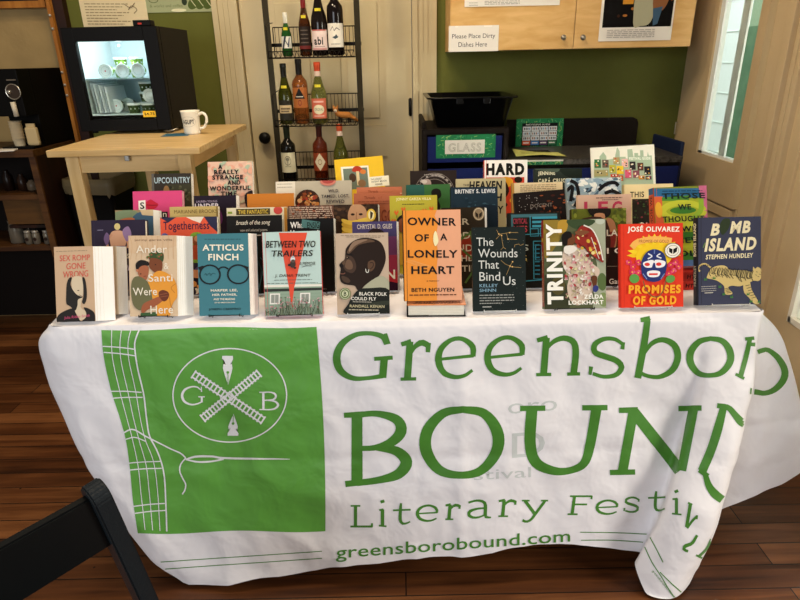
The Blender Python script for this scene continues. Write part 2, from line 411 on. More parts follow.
def a2(A):
    A.rect(466, -22, 561, -3, 'c9c4bb')
    for i in range(3): A.dashes(485, 521, 1.0+i*1.6, .7, '9a938b', i)
    A.dashes(469, 478, 2.5, .7, '9a938b', 9); A.dashes(469, 478, 5, .7, '9a938b', 8)
sheet('pinned_flyer', 'white flyer with small print high on the left cabinet door', 'flyer', (464.5, -30, 562, 7), CYF-.0025, paper, a2)
def a3(A):
    A.rect(601, -40, 680, 27, '0c0a0a')
    R = random.Random(3)
    for i in range(26): A.ell(602+R.random()*76, -38+R.random()*55, R.uniform(.8, 3), R.uniform(.8, 2.2), R.choice(['6b3a18', '8a4f22', '3c1f12', 'a86a30']), n=8)
    A.poly([(637, -38), (657, -38), (660, 0), (656, 22), (645, 26), (636, 22)], 'a9a68a', True)
    A.poly([(657, -20), (668, -22), (674, -4), (668, 10), (657, 8)], '8a5a38', True)
    A.poly([(657, 8), (668, 6), (664, 24), (659, 26)], '3f5a72'); A.rect(622, -4, 634, 3, 'c98a2e'); A.ell(645, -6, 4, 5, 'c9c3a0')
    for i in range(5): A.dashes(607, 662, 29.5+i*1.9, .8, 'a9a29a', 20+i)
sheet('event_poster', 'white poster with dark stage photograph taped to the right cabinet door', 'poster', (598, -45, 682, 41.5), CYF-.0025, paper, a3)
def a4(A):
    for i in range(8): A.dashes(88, 124-(i % 3)*5, 2.5+i*3.0, .9, '8d7c5f', i, .03)
    A.line([(121, 4), (126, 8), (130, 3)], .6, '6b5a44'); A.line([(124, 10), (127, 6), (131, 10), (128, 14)], .6, '6b5a44')
sheet('menu_sheet', 'cream printed list on the green wall above the display fridge', 'notice', (84, -40, 139, 27), WY-.004, mat('dccba4', .7), a4)
def a5(A):
    A.text('& works and coffee', 150, 4.5, 180, 7.5, '6f774a'); A.ring(154, 0, 4, 2.5, .7, '5a6238')
    for cx in (190, 197, 204): A.ell(cx, 4, 4.5, 7, '4c5a2a', 30); A.line([(cx-3, -2), (cx, 4), (cx+3, 9)], .7, 'c8c6a0')
    A.ell(182, 2, 2.5, 4, '2f3a2a'); A.ell(176, 11, 7, 1.8, 'dcd8b4')
sheet('wall_banner', 'pale green printed banner with leaf drawing on the green wall', 'poster', (139, -40, 209, 13), WY-.003, mat('9da37c', .7), a5)

# ------------------------------------------------------------------ birch bar table with display fridge
TZ = 1.12
pR = atz(200, 147, TZ); pF = atz(48, 145, TZ)
tw = .525; td = .80; ang = math.radians(1.5)
tp = atz(199, 147, TZ)
tab = thing('bar_table', 'pale birch high table carrying the display fridge', 'table', (tp.x, tp.y, 0), (0, 0, ang))
MB().box(-tw, 0, 0, td, TZ-.024, TZ, birchH, bev=.003).build('tabletop', tab)
bl = wood('birch_leg', 'bd9a60', 'dabb86', (30, 30, 3), .45, .04)
for lx, ly in ((-.045, .03), (-tw+.09, .03), (-.045, td-.07), (-tw+.09, td-.07)):
    MB().box(lx-.045, lx, ly, ly+.045, 0, TZ-.0245, bl, bev=.002).build('leg', tab)
MB().box(-tw+.09, -.09, .038, .058, TZ-.085, TZ-.025, birchH).build('apron', tab); MB().box(-tw+.09, -.09, td-.058, td-.038, TZ-.085, TZ-.025, birchH).build('apron', tab)
MB().box(-.075, -.055, .075, td-.07, TZ-.085, TZ-.025, birch).build('side_apron', tab); MB().box(-tw+.055, -tw+.075, .075, td-.07, TZ-.085, TZ-.025, birch).build('side_apron', tab)
MB().box(-tw/2-.008, -tw/2+.008, .020, .038, TZ-.045, TZ-.026, mat('8f8c86', .35, .8), bev=.002).build('bracket', tab)

# fridge
fa = atz(79, 133, TZ); FY = 2.60
fx0 = aty(60, 30, FY).x; fx1 = aty(155, 24, FY).x; fzt = aty(105, 27, FY).z
fw = fx1-fx0; fh = fzt-TZ-.012; fd = .40
fr = thing('display_fridge', 'small black glass-door fridge standing on the birch table', 'fridge', (fx0, FY, TZ+.001), (0, 0, math.radians(1)))
fb = mat('0a0806', .5, spec=.12); fwht = mat('d8e4e4', .5)
m = MB(); t = .028
z0 = .012
m.box(0, t, .035, fd, z0, z0+fh, fb); m.box(fw-t, fw, .035, fd, z0, z0+fh, fb); m.box(t, fw-t, .035, fd, z0+fh-t, z0+fh, fb)
m.box(t, fw-t, .035, fd, z0, z0+t+.03, fb); m.box(t, fw-t, fd-t, fd, z0+t, z0+fh-t, fb)
for X in (.03, fw-.03):
    for Yy in (.06, fd-.04): m.lathe([(.012, 0), (.012, z0)], fb, 12, Matrix.Translation((X, Yy, 0)))
m.build('body', fr)
li = MB(); u = t+.001
li.box(u, u+.004, .04, fd-t-.001, z0+t+.031, z0+fh-t-.001, fwht); li.box(fw-u-.004, fw-u, .04, fd-t-.001, z0+t+.031, z0+fh-t-.001, fwht)
li.box(u+.004, fw-u-.004, fd-t-.006, fd-t-.001, z0+t+.031, z0+fh-t-.001, mat('c3d3d6', .4)); li.box(u+.004, fw-u-.004, .04, fd-t-.006, z0+t+.031, z0+t+.036, fwht)
li.build('liner', fr)
dr = MB(); e = .058; eb = .045
dr.box(0, e-.012, 0, .032, z0, z0+fh, fb, bev=.003); dr.box(fw-e, fw, 0, .032, z0, z0+fh, fb, bev=.003)
dr.box(e-.012, fw-e, 0, .032, z0+fh-.052, z0+fh, fb); dr.box(e-.012, fw-e, 0, .032, z0, z0+.045, fb)
dro = dr.build('door', fr)
MB().box(e-.012, fw-e, .012, .016, z0+.045, z0+fh-.052, glass).build('glass', dro)
MB().box(fw-.09, fw-.02, .002, .05, z0+fh+.0005, z0+fh+.022, fb, bev=.003).box(fw-.07, fw-.055, .0, .004, z0+fh+.006, z0+fh+.012, mat('b02a18', .4)).build('thermometer_box', fr)
MB().tube([(fw-.035, .005, z0-.004), (fw-.01, -.01, z0-.004), (fw+.03, -.012, z0+.004)], .004, mat('8b8578', .3, .8), 8).build('hinge', fr)
lt = MB().box(e, fw-e, .045, .06, z0+fh-t-.012, z0+fh-t-.003, mat('dff4ff', .4, emit=5.0)).build('light_strip', fr)
shz = z0+.045+.155
MB().box(t+.006, fw-t-.006, .06, fd-.04, shz, shz+.004, mat('bcd4d8', .1, trans=.6, var=0)).build('shelf', fr)
pl = bpy.data.lights.new('fridge_light', 'POINT'); pl.energy = 2.2; pl.color = (.85, .95, 1); pl.shadow_soft_size = .004
po = bpy.data.objects.new('fridge_light', pl); sc.collection.objects.link(po); po.parent = fr; po.location = (fw*.45, .12, z0+fh-.065)
# price ticket on the glass
MB().box(fw-e-.055, fw-e-.002, .009, .0115, z0+.052, z0+.076, mat('f0c02c', .5)).build('price_ticket', dro)
A = Art([(0, 0), (10, 0), (10, 5), (0, 5)]); A.text('$4.75', 1, 1.2, 9, 3.8, '2a2410', .02)
mt = MB(); A.put(mt, .053, .024, .009, .5); mt.build('ticket_print', dro, loc=(fw-e-.0285, 0, z0+.052))

tubg = mat('6f8f3a', .5); tubd = mat('41562b', .5); lidw = mat('e8f0ee', .4)
FLZ, SHZ = z0+t+.0365, shz+.0045
TUBZ = {0: SHZ+.0286, 1: SHZ+.0286, 2: SHZ+.0286, 4: SHZ+.0775, 5: SHZ+.0775, 12: SHZ+.0365, 13: SHZ+.0365, 3: FLZ+.0286, 6: FLZ+.0286, 7: FLZ+.0365, 8: FLZ+.0365, 9: FLZ+.0775, 10: FLZ+.1185, 14: FLZ+.0365, 11: FLZ+.0695}
def tub(n, px, py, Yl, flat, lab, dark=False):
    """paper ice-cream tub. flat: lying with its lid towards the glass"""
    p = aty(px, py, FY+Yl); p.z = TZ+.001+TUBZ[n]
    t_ = thing('ice_cream_tub', lab, 'tub', p, group='ice cream tubs in the display fridge')
    T = Matrix.Rotation(math.pi/2, 4, 'X') if flat else Matrix()
    g = tubd if dark else tubg
    mb = MB().lathe([(.021, -.036), (.026, -.004)], g, 20, T)
    for k in range(9):
        a_ = k*2*math.pi/9+.3; mb.lathe([(0, -.001), (.0035, 0), (0, .001)], lidw, 6, T @ Matrix.Translation((.0245*math.cos(a_), .0245*math.sin(a_), -.018)) @ Matrix.Rotation(a_, 4, 'Z') @ Matrix.Rotation(math.pi/2, 4, 'Y'))
    mb.build('cup', t_)
    MB().lathe([(.028, -.004), (.0285, .003), (.026, .004), (.0255, .002), (.0, .002)], lidw, 24, T).lathe([(.017, .0022), (.018, .0026)], mat('a9bdb9', .5), 20, T, cap=False).build('lid', t_)
    if n in (0, 3): MB().lathe([(.0, .0034), (.003, .003)], mat('c03030', .5), 8, T).build('sticker', t_)
tub(0, 105, 68, .10, 1, 'ice cream tub with a red dot, left end of the upper fridge shelf')
tub(1, 122, 68, .10, 1, 'ice cream tub lying lid outwards, middle of the upper fridge shelf')
tub(2, 137.5, 67.5, .10, 1, 'ice cream tub lying lid outwards, right end of the upper fridge shelf')
tub(4, 120, 58.5, .17, 0, 'green ice cream tub standing behind the lying ones, left of its pair up top')
tub(5, 136, 56.5, .17, 0, 'green ice cream tub standing behind the lying ones, right of its pair up top')
tub(3, 117, 108, .11, 1, 'ice cream tub lying lid outwards with a red dot on the fridge bottom', True)
tub(6, 128, 101, .18, 1, 'ice cream tub leaning lid outwards behind another on the fridge bottom', True)
tub(7, 135, 111, .08, 0, 'dark green ice cream tub standing beside the price ticket', True)
tub(8, 147, 105, .15, 0, 'dark green ice cream tub at the bottom of the right-hand stack in the fridge', True)
tub(9, 146, 94, .15, 0, 'dark green ice cream tub in the middle of the right-hand stack in the fridge', True)
tub(10, 145, 83, .15, 0, 'dark green ice cream tub at the top of the right-hand stack in the fridge', True)
tub(12, 120, 66, .17, 0, 'green ice cream tub at the back of the upper shelf, bottom of the left pair')
tub(13, 136, 65, .17, 0, 'green ice cream tub at the back of the upper shelf, bottom of the right pair')
tub(14, 148, 103, .068, 0, 'dark green ice cream tub right behind the yellow price ticket', True)
tub(11, 149, 91, .068, 1, 'ice cream tub lying lid outwards against the right-hand stack in the fridge', True)
m = MB()
for k in range(6): m.box(.055+k*.011, .062+k*.011, .07, .25, z0+.062, z0+.185-k*.004, mat('dfe7ea' if k % 2 else 'aebcc2', .6), Matrix.Translation((0, 0, 0)) @ Matrix.Rotation(math.radians(-4), 4, 'Y'))
o = m.build('carton_stack', loc=(fx0, FY, TZ+.001)); tag(o, 'white upright paper cartons at the left of the fridge bottom', 'cartons')

# mug and card on the table
mp_ = atz(193, 134, TZ)
mg = thing('coffee_mug', 'cream diner mug with printed lettering on the corner of the birch table', 'mug', (mp_.x, mp_.y, TZ+.0006))
cer = mat('e8e2d2', .25)
MB().lathe([(.030, 0), (.033, .003), (.033, .01), (.034, .05), (.037, .085), (.039, .092), (.037, .092), (.033, .05), (.030, .008), (0, .006)], cer, 32).build('body', mg)
hd = [(.034, 0, .075), (.052, 0, .082), (.066, 0, .070), (.066, 0, .048), (.052, 0, .026), (.034, 0, .022)]
MB().tube(catmull(hd, False, 5), .0055, cer, 10).build('handle', mg, rot=(0, 0, math.radians(-8)))
vs, fs = text2d('AGUPT', .02); mxx = max(v[0] for v in vs)
mt = MB()
def wrap(x, y, r=.0355): a_ = -math.pi/2-.05+(x-.5)*1.35; return (r*math.cos(a_), r*math.sin(a_), .042+y*.017)
mt.add([wrap(x/mxx, y/.73) for x, y in vs], fs, mat('2b2a28', .5))
for s0 in (1, -1):
    pts = [wrap(.5+.62*math.cos(tt), .5+s0*1.15*math.sin(tt), .0362) for tt in [math.pi*i/20 for i in range(21)]]; mt.tube(pts, .0004, mat('8a8880', .5), 5)
mt.build('mug_print', mg)
p = atz(176, 135.5, TZ)
o = MB().box(-.055, .05, -.05, .05, 0, .0012, mat('2c5f78', .5)).build('blue_card', loc=(p.x, p.y+.02, TZ+.0003), rot=(0, 0, .1)); tag(o, 'blue card lying on the birch table beside the mug', 'card')

# ------------------------------------------------------------------ left: shelf unit, coffee brewer, waste bin
SY = 2.9
sx1 = aty(37, 160, SY).x; SZ = aty(30, 150, SY).z
sh = thing('shelf_unit', 'dark stained open shelf unit with coffee things at the left edge', 'shelf', (sx1-.4, SY, 0))
L = Matrix.Translation((-(sx1-.4), -SY, 0))
shw = wood('stained_shelf_front', '3c2210', '63401c', (3, 30, 30), .5)
MB().box(sx1-.85, sx1+.0, SY-.02, SY+.36, SZ-.03, SZ, shw, L).build('top', sh)
for X in (sx1-.03, sx1-.85): MB().box(X, X+.03, SY, SY+.34, 0, SZ-.0305, darkwood, L).box(X, X+.03, SY-.012, SY, 0, SZ-.0305, shw, L).build('side_panel', sh)
MB().box(sx1-.819, sx1-.031, SY+.325, SY+.34, .05, SZ-.031, mat('120a06', .7), L).build('back_panel', sh)
zsh = [aty(20, 195, SY).z, aty(40, 240, SY).z-.03]
for z in zsh: MB().box(sx1-.819, sx1-.031, SY+.002, SY+.32, z-.025, z, shw, L).build('shelf', sh)
# drawer-like bin front and jars
jm = mat('746c5f', .25, .3); jd = mat('2a1a12', .5)
o = MB().box(sx1-.235, sx1-.035, SY+.03, SY+.20, zsh[1]+.105, zsh[0]-.03, wood('tan_box', '4a3014', '6a481f', (4, 20, 20), .6)).build('storage_box'); tag(o, 'brown wooden box above the jars in the left shelf unit', 'box')
o = MB().box(sx1-.235, sx1-.035, SY+.03, SY+.20, zsh[1]+.085, zsh[1]+.0995, darkwood).build('thin_tray'); tag(o, 'thin dark tray under the brown box in the left shelf unit', 'tray')
for i, px in enumerate((24, 32, 43)):
    p = aty(px, 215, SY+.05)
    j = thing('glass_jar', 'clip jar with dark contents, %s of three on the lower left shelf' % ('leftmost', 'middle', 'rightmost')[i], 'jar', (p.x, SY+.04, zsh[1]+.001), group='jars on the lower left shelf')
    MB().lathe([(.016, 0), (.018, .003), (.018, .05), (.014, .058)], jm, 16).build('body', j)
    MB().lathe([(.015, .0585), (.016, .06), (.016, .068), (0, .07)], mat('a8a298', .3, .5), 16).build('lid', j)
    MB().lathe([(0, -.001), (.009, 0)], jd, 14, Matrix.Translation((0, -.0185, .027)) @ Matrix.Rotation(math.pi/2, 4, 'X')).build('label', j)
p = aty(6, 220, SY+.02)
j = thing('glass_pitcher', 'dull glass pitcher at the far left of the shelf unit', 'pitcher', (p.x, SY+.08, zsh[1]+.001))
MB().lathe([(.035, 0), (.038, .004), (.036, .07), (.03, .10), (.033, .115)], jm, 20).build('body', j)
MB().tube(catmull([(.035, 0, .09), (.06, 0, .085), (.06, 0, .035), (.037, 0, .025)], False, 4), .004, jm, 8).build('handle', j)
for i, (px, c, hh) in enumerate(((8, '1b0f0a', .10), (22, '2c1a10', .08), (31, '6a5a48', .05))):
    p = aty(px, 190, SY+.1); o = MB().lathe([(.02, 0), (.024, .004), (.024, hh*.7), (.012, hh*.9), (.012, hh)], mat(c, .3), 16).build('dark_bottle', loc=(p.x, SY+.12, zsh[0]+.001))
    tag(o, 'small dark container, %s of three on the upper left shelf' % ('leftmost', 'middle', 'rightmost')[i], 'container', 'containers on the upper left shelf')

# coffee brewer
bx0 = aty(-8, 100, SY+.04).x; bx1 = aty(24, 100, SY+.04).x; bzt = aty(10, 69, SY+.04).z
br = thing('coffee_brewer', 'black coffee brewer with round silver dial on the left shelf unit', 'coffee machine', (bx0, SY+.03, SZ+.001))
bw = bx1-bx0; bh = bzt-SZ
blk = mat('0b0908', .5, spec=.1)
MB().box(0, bw, .10, .40, 0, bh, blk, bev=.004).box(0, bw, .0, .10, bh*.42, bh, blk, bev=.004).box(0, bw, -.005, .10, 0, .012, blk).build('body', br)
dl = aty(14, 92, SY+.03)
T = Matrix.Translation((dl.x-bx0, -.001, dl.z-SZ)) @ Matrix.Rotation(math.pi/2, 4, 'X')
MB().lathe([(.034, 0), (.036, .006), (.033, .009), (.031, .006), (.006, .006)], mat('bdb6a8', .25, .9), 28, T).lathe([(.03, .0062), (0, .0065)], mat('3a2f28', .3), 28, T).lathe([(.009, .007), (.008, .018), (0, .019)], mat('d8d2c6', .2, .9), 16, T @ Matrix.Translation((-.014, .0, 0))).build('dial', br)
MB().box(dl.x-bx0-.02, dl.x-bx0+.022, -.004, 0, bh-.05, bh-.045, mat('6d6358', .5)).box(dl.x-bx0-.025, dl.x-bx0+.01, -.004, 0, bh-.075, bh-.07, mat('4d443c', .5)).build('control_print', br)
MB().tube([(dl.x-bx0-.012, -.01, bh*.6), (dl.x-bx0-.008, -.01, bh*.42)], .011, mat('d5c9b2', .4), 12).build('spout', br)
cupm = mat('cfc0a0', .6)
for i, (px, n_) in enumerate(((10, 7), (25, 0))):
    p = aty(px, 140, SY-.01)
    if n_:
        mb = MB()
        for k in range(n_): mb.lathe([(.022, .013*k), (.028, .013*k+.035), (.030, .013*k+.036)], cupm, 18)
        o = mb.build('paper_cups', loc=(p.x, SY+.0, SZ+.014)); tag(o, 'stack of cream paper cups in front of the coffee brewer', 'cups')
        o.location.y = SY+.06
    else:
        mb = MB(); mb.box(-.028, .028, -.012, .012, 0, .085, mat('c9b284', .5, bump=.5, bscale=80), bev=.01); mb.box(-.02, .02, -.004, .004, .085, .10, mat('c9b284', .5, bump=.5, bscale=80))
        o = mb.build('coffee_bag', loc=(p.x, SY+.06, SZ+.014)); tag(o, 'small gold foil bag beside the stack of paper cups', 'bag')
pn = aty(4, 143, SY)
o = MB().box(-.09, .07, -.05, .04, 0, .004, paper, bev=.001).build('napkins', loc=(pn.x-.02, SY+.0, SZ+.001), rot=(0, 0, .3)); o.location.y = SY-.0+.02
o.location.y = SY-.01; tag(o, 'white napkins on the front edge of the left shelf unit', 'napkins')

# waste bin with bag
WBy = 3.0; c = aty(77, 180, WBy); zb = c.z
bn = thing('waste_bin', 'black waste bin with a grey liner bag under the birch table', 'bin', (c.x+.035, WBy+.16, 0))
def rrect(hx, hy, r, n=5):
    pts = []
    for cx, cy, a0 in ((hx-r, hy-r, 0), (-hx+r, hy-r, 90), (-hx+r, -hy+r, 180), (hx-r, -hy+r, 270)):
        for i in range(n+1): a = math.radians(a0+90*i/n); pts.append((cx+r*math.cos(a), cy+r*math.sin(a)))
    return pts
def loft(mb, rings, m, cap0=True, cap1=False, T=None, smooth=True):
    n = len(rings[0]); vs = [p for r in rings for p in r]; fs = []
    for j in range(len(rings)-1):
        for i in range(n): k = (i+1) % n; fs.append((j*n+i, j*n+k, (j+1)*n+k, (j+1)*n+i))
    if cap0: fs.append(list(range(n))[::-1])
    if cap1: fs.append([(len(rings)-1)*n+i for i in range(n)])
    return mb.add(vs, fs, m, smooth, T)
def ring3(hx, hy, r, z): return [(x, y, z) for x, y in rrect(hx, hy, r)]
m = MB(); loft(m, [ring3(.10, .12, .03, 0), ring3(.118, .145, .03, zb-.01), ring3(.112, .139, .03, zb-.01), ring3(.095, .115, .03, .01)], blk); m.build('bin_body', bn)
bagm = mat('63573f', .45, bump=.6, bscale=50)
m = MB(); rr = []
for (ex, z, jz) in ((.006, zb-.085, .016), (.010, zb-.04, .004), (.008, zb, .004), (-.012, zb-.004, .003), (-.022, zb-.12, 0)):
    R = random.Random(int(z*1000)); rr.append([(x+R.uniform(-.002, .002), y+R.uniform(-.002, .002), z+R.uniform(-jz, jz)) for x, y in rrect(.118+ex, .145+ex, .03)])
loft(m, rr, bagm, False); m.build('liner_bag', bn)

# ------------------------------------------------------------------ wine rack
RY = 3.02
iron = mat('2e2614', .45, .5); iron2 = mat('17130e', .45, .4)
rxl, rxr = aty(274.5, 124, RY).x, aty(361, 124, RY).x
sz = [aty(315, 57.5, RY).z, aty(315, 124.5, RY).z, 0]
sz[2] = aty(305, 182, RY).z
rack = thing('wine_rack', 'black iron rack with wire baskets holding wine bottles before the white door', 'rack', ((rxl+rxr)/2, RY+.07, 0))
L = Matrix.Translation((-(rxl+rxr)/2, -RY-.07, 0))
for X in (rxl, rxr):
    s0 = -1 if X == rxl else 1
    MB().box(X-.013, X+.013, RY+.03, RY+.045, 0, 1.95, iron, L).build('post', rack)
for z in sz:
    b_ = MB(); a = rxl+.016; c = rxr-.016; y0, y1 = RY-.07, RY+.09
    for y in (y0, y1): b_.tube([(a, y, z), (c, y, z)], .003, iron2, 6, T=L)
    for x in (a, c): b_.tube([(x, y0, z), (x, y1, z)], .003, iron2, 6, T=L)
    for k in range(22): x = a+(c-a)*(k+.5)/22; b_.tube([(x, y0, z+.003), (x, y1, z+.003), (x, y1, z+.135)], .0013, iron2, 4, T=L)
    b_.tube([(a, y0, z+.028), (c, y0, z+.028)], .0022, iron2, 6, T=L)
    for k in range(36):
        x = a+(c-a)*k/36; e = a+(c-a)*(k+1)/36; b_.tube([(x, y0, z+(.0 if k % 2 else .028)), (e, y0, z+(.028 if k % 2 else .0))], .0012, iron2, 4, T=L)
    b_.tube([(a, y1, z+.135), (c, y1, z+.135)], .0028, iron2, 6, T=L); 
    b_.tube(catmull([(a, y0, z), (a, y0, z+.10), (a-.002, y0+.02, z+.14), (a, y1, z+.155)], False, 4), .0025, iron2, 6, T=L)
    for x in (a, c): b_.tube([(x, y1, z), (x, y1, z+.135)], .0025, iron2, 6, T=L)
    b_.build('wire_basket', rack)
    MB().box(rxl-.013, rxr+.013, RY+.092, RY+.098, z+.05, z+.066, iron2, L).build('crossbar', rack)

def fine2d(P, F, mx=.12):
    import bmesh
    bm = bmesh.new(); vv = [bm.verts.new((x, y, 0)) for x, y in P]
    for f in F:
        try: bm.faces.new([vv[i] for i in f])
        except ValueError: pass
    bmesh.ops.triangulate(bm, faces=bm.faces[:])
    for _ in range(5):
        e = [e for e in bm.edges if e.calc_length() > mx]
        if not e: break
        bmesh.ops.subdivide_edges(bm, edges=e, cuts=1); bmesh.ops.triangulate(bm, faces=bm.faces[:])
    bm.verts.index_update(); out = ([(v.co.x, v.co.y) for v in bm.verts], [[v.index for v in f.verts] for f in bm.faces]); bm.free(); return out
def bottle(px, row, h, r, kind, lab, glassc, capc, labelc, cap_h, lab_z, art=None, capband=None):
    z = sz[row]+.0065; p = aty(px, 100 if row else 40, RY)
    # x from the bottle's foot
    p = aty(px, {0: 55, 1: 121, 2: 178}[row], RY-.01)
    t_ = thing('wine_bottle', lab, 'bottle', (p.x, RY-.01, z), group='wine bottles on the iron rack')
    g = mat(glassc, .05, spec=.5, var=.02, trans=(0.0 if glassc < '1d' else .75), ior=1.33)
    if kind == 'bord': prof = [(r*.8, 0), (r, .006), (r, h*.62), (r*.93, h*.67), (r*.6, h*.72), (r*.38, h*.77), (r*.36, h-cap_h)]
    elif kind == 'burg': prof = [(r*.8, 0), (r, .006), (r, h*.45), (r*.92, h*.53), (r*.62, h*.65), (r*.42, h*.76), (r*.36, h-cap_h)]
    else: prof = [(r*.8, 0), (r, .006), (r, h*.42), (r*.85, h*.52), (r*.5, h*.66), (r*.36, h*.75), (r*.34, h-cap_h)]
    MB().lathe(prof, g, 28).build('glass_body', t_)
    m = MB().lathe([(r*.40, h-cap_h+.0), (r*.41, h-.022), (r*.44, h-.018), (r*.44, h-.003), (r*.38, h), (0, h)], mat(capc, .3), 20)
    if capband: m.lathe([(r*.415, h-cap_h), (r*.415, h-cap_h+.022)], mat(capband, .4), 20, cap=False)
    m.build('cap', t_)
    rl = r+.0006; za, zb_ = lab_z; n = 14; a0 = -math.pi/2-1.15; a1 = -math.pi/2+1.15
    m = MB(); vs = []
    for i in range(n+1): a = a0+(a1-a0)*i/n; vs += [(rl*math.cos(a), rl*math.sin(a), za), (rl*math.cos(a), rl*math.sin(a), zb_)]
    m.add(vs, [(2*i, 2*i+2, 2*i+3, 2*i+1) for i in range(n)], mat(labelc, .6), True)
    if art:
        A = Art([(-1, 0), (1, 0), (1, 1), (-1, 1)]); art(A)
        for k, (P, F, c_) in enumerate(A.items):
            P, F = fine2d(P, F)
            m.add([((rl+.0003+.00015*(k+1))*math.cos(-math.pi/2+(u-.5)*1.9), (rl+.0003+.00015*(k+1))*math.sin(-math.pi/2+(u-.5)*1.9), za+(zb_-za)*v) for u, v in P], F, mat(c_, .5))
    m.build('label', t_)
    if row < 2:
        rr_ = r*.72 if kind != 'bord' else r*.9; zz_ = h*.60
        vs = [((rr_+.002)*math.cos(a), (rr_+.002)*math.sin(a), zz_+d_) for a in (-math.pi/2-.5, -math.pi/2-.15, -math.pi/2+.15, -math.pi/2+.5) for d_ in (0, .012)]
        MB().add(vs, [(0, 2, 3, 1), (2, 4, 5, 3), (4, 6, 7, 5)], mat('d9c832', .5)).build('price_dot', t_)
def la(A): A.poly([(-.9, 1), (-.3, 0), (.1, 0), (-.5, 1)], '2c3340'); A.poly([(.2, .9), (.6, .1), (.8, .1), (.5, .9)], '51586a'); A.line([(-.3, .2), (.4, .8)], .12, '2c3340')
bottle(288, 0, .185, .024, 'burg', 'small green sparkling wine bottle with silver foil neck', '1c4a1e', 'd6d2c4', 'dcd9cc', .085, (.035, .085), la)
def lb(A):
    for i in range(4): A.dashes(-.6, .6, .15+i*.18, .05, '6a5f52', i)
    A.rect(-.9, .85, .9, 1, '6b2420')
bottle(306.5, 0, .265, .028, 'burg', 'slim brown bottle with dark label and red foil neck on the top basket', '5e3216', '7e1f1c', '241a16', .07, (.03, .125), lb)
def lc(A): A.text('abi', -.7, .35, .5, .75, '2a2624', .03); A.rect(-1, 0, 1, .06, 'c0625a'); A.rect(-1, .9, 1, 1, 'd09a94'); A.dashes(-.6, .7, .82, .03, '8a6a60', 2)
bottle(321, 0, .31, .037, 'burg', 'dark wine bottle with pink and white label on the top basket', '17100e', '8d8880', 'e3cfc8', .055, (.025, .11), lc)
def ld(A): A.line([(-.6, .3), (-.3, .15), (-.1, .3), (.2, .2), (.6, .28)], .04, '5a5a5a'); A.poly([(-.4, .58), (0, .52), (.1, .45), (.4, .58), (0, .66)], '3c4a52'); A.dashes(-.6, .6, .85, .03, '7a7468', 2)
bottle(337, 0, .31, .037, 'bord', 'dark wine bottle with white boat label and yellow sticker', '130c0c', '8c1a1c', 'e6e0d2', .05, (.035, .135), ld, 'dcd8d0')
def le(A): A.rect(-1, .25, 1, .65, 'cdb489'); A.dashes(-.7, .7, .38, .08, '4a3a28', 3); A.dashes(-.6, .5, .52, .06, '4a3a28', 4)
bottle(287.5, 1, .272, .034, 'burg', 'olive green wine bottle with black and tan label on the middle basket', '54591a', '1c1a14', '2a261e', .06, (.02, .11), le)
def lf(A): A.poly([(-.75, .55), (0, 0), (.75, .55)], '15120f'); A.ring(0, .75, .22, .12, .05, '7a2c24'); A.dashes(-.5, .5, .42, .05, 'cfc8b8', 1)
bottle(302.5, 1, .29, .036, 'bord', 'amber rose bottle with black triangle label on the middle basket', 'b06a34', '1a1613', 'a8622f', .07, (.075, .165), lf)
def lg(A): A.ell(0, .55, .75, .24, 'e6dcb8'); A.text('ORIGINAL', -.6, .47, .6, .62, '6a6a50'); A.rect(-.7, .12, .7, .2, 'e6b8a8'); A.rect(-.7, .85, .7, .9, 'e6b8a8')
bottle(320.5, 1, .275, .037, 'burg', 'clear green bottle with coral label and orange cap on the middle basket', '93974e', 'd8522c', 'cf6a50', .062, (.025, .115), lg, 'e8cdb8')
def lh(A): A.ring(0, .4, .42, .22, .04, '7a7864'); A.line([(0, .25), (0, .6)], .08, '7a7864'); A.dashes(-.4, .4, .68, .03, '7a7864', 3); A.ell(0, .32, .25, .08, '8a8874')
bottle(290.5, 2, .272, .037, 'bord', 'dark wine bottle with cream tree label on the lowest visible basket', '14120e', '1d2417', 'd6d0b0', .06, (.05, .145), lh)
def li_(A): A.poly([(0, .0), (.8, .5), (0, 1), (-.8, .5)], 'd9cdb0'); A.ring(0, .5, .25, .14, .05, '9a7a50')
bottle(322, 2, .275, .036, 'bord', 'copper coloured bottle with cream diamond label on the lowest visible basket', '8e3d1e', '3d1712', '8e3d1e', .06, (.055, .14), li_)
bottle(342, 2, .272, .036, 'burg', 'pale green bottle with orange cap partly hidden by the yellow book', '80843a', 'd05a34', '9a9a58', .055, (.02, .1), None, 'e8cdb8')

# fox figurine
fp = aty(345, 122, RY-.01)
fox = thing('fox_figurine', 'small orange fox figurine on the middle basket of the rack', 'figurine', (fp.x, RY-.01, sz[1]+.0065))
fo = mat('a86a2c', .6, bump=.4, bscale=120); fw_ = mat('d9cbb0', .6); fk = mat('1f1712', .6)
T0 = Matrix.Translation((0, 0, 0))
m = MB()
body = catmull([(-.040, 0, .052), (-.028, 0, .040), (-.005, 0, .036), (.02, 0, .034), (.035, 0, .026), (.05, 0, .016), (.063, 0, .006)], False, 4)
nb = len(body); rad = catmull([(.010, 0), (.014, 0), (.015, 0), (.015, 0), (.009, 0), (.009, 0), (.003, 0)], False, 4)
m.tube(body, [max(.002, r_[0]) for r_ in rad], fo, 12)
m.build('body', fox)
h_ = MB().lathe([(0, -.016), (.008, -.010), (.013, 0), (.011, .008), (0, .013)], fo, 14, Matrix.Translation((-.042, -.006, .062)) @ Matrix.Rotation(math.pi/2, 4, 'X'))
h_.lathe([(0, -.021), (.004, -.014), (.008, -.008)], fw_, 12, Matrix.Translation((-.042, -.008, .058)) @ Matrix.Rotation(math.pi/2, 4, 'X') @ Matrix.Scale(-1, 4, (0, 0, 1)))
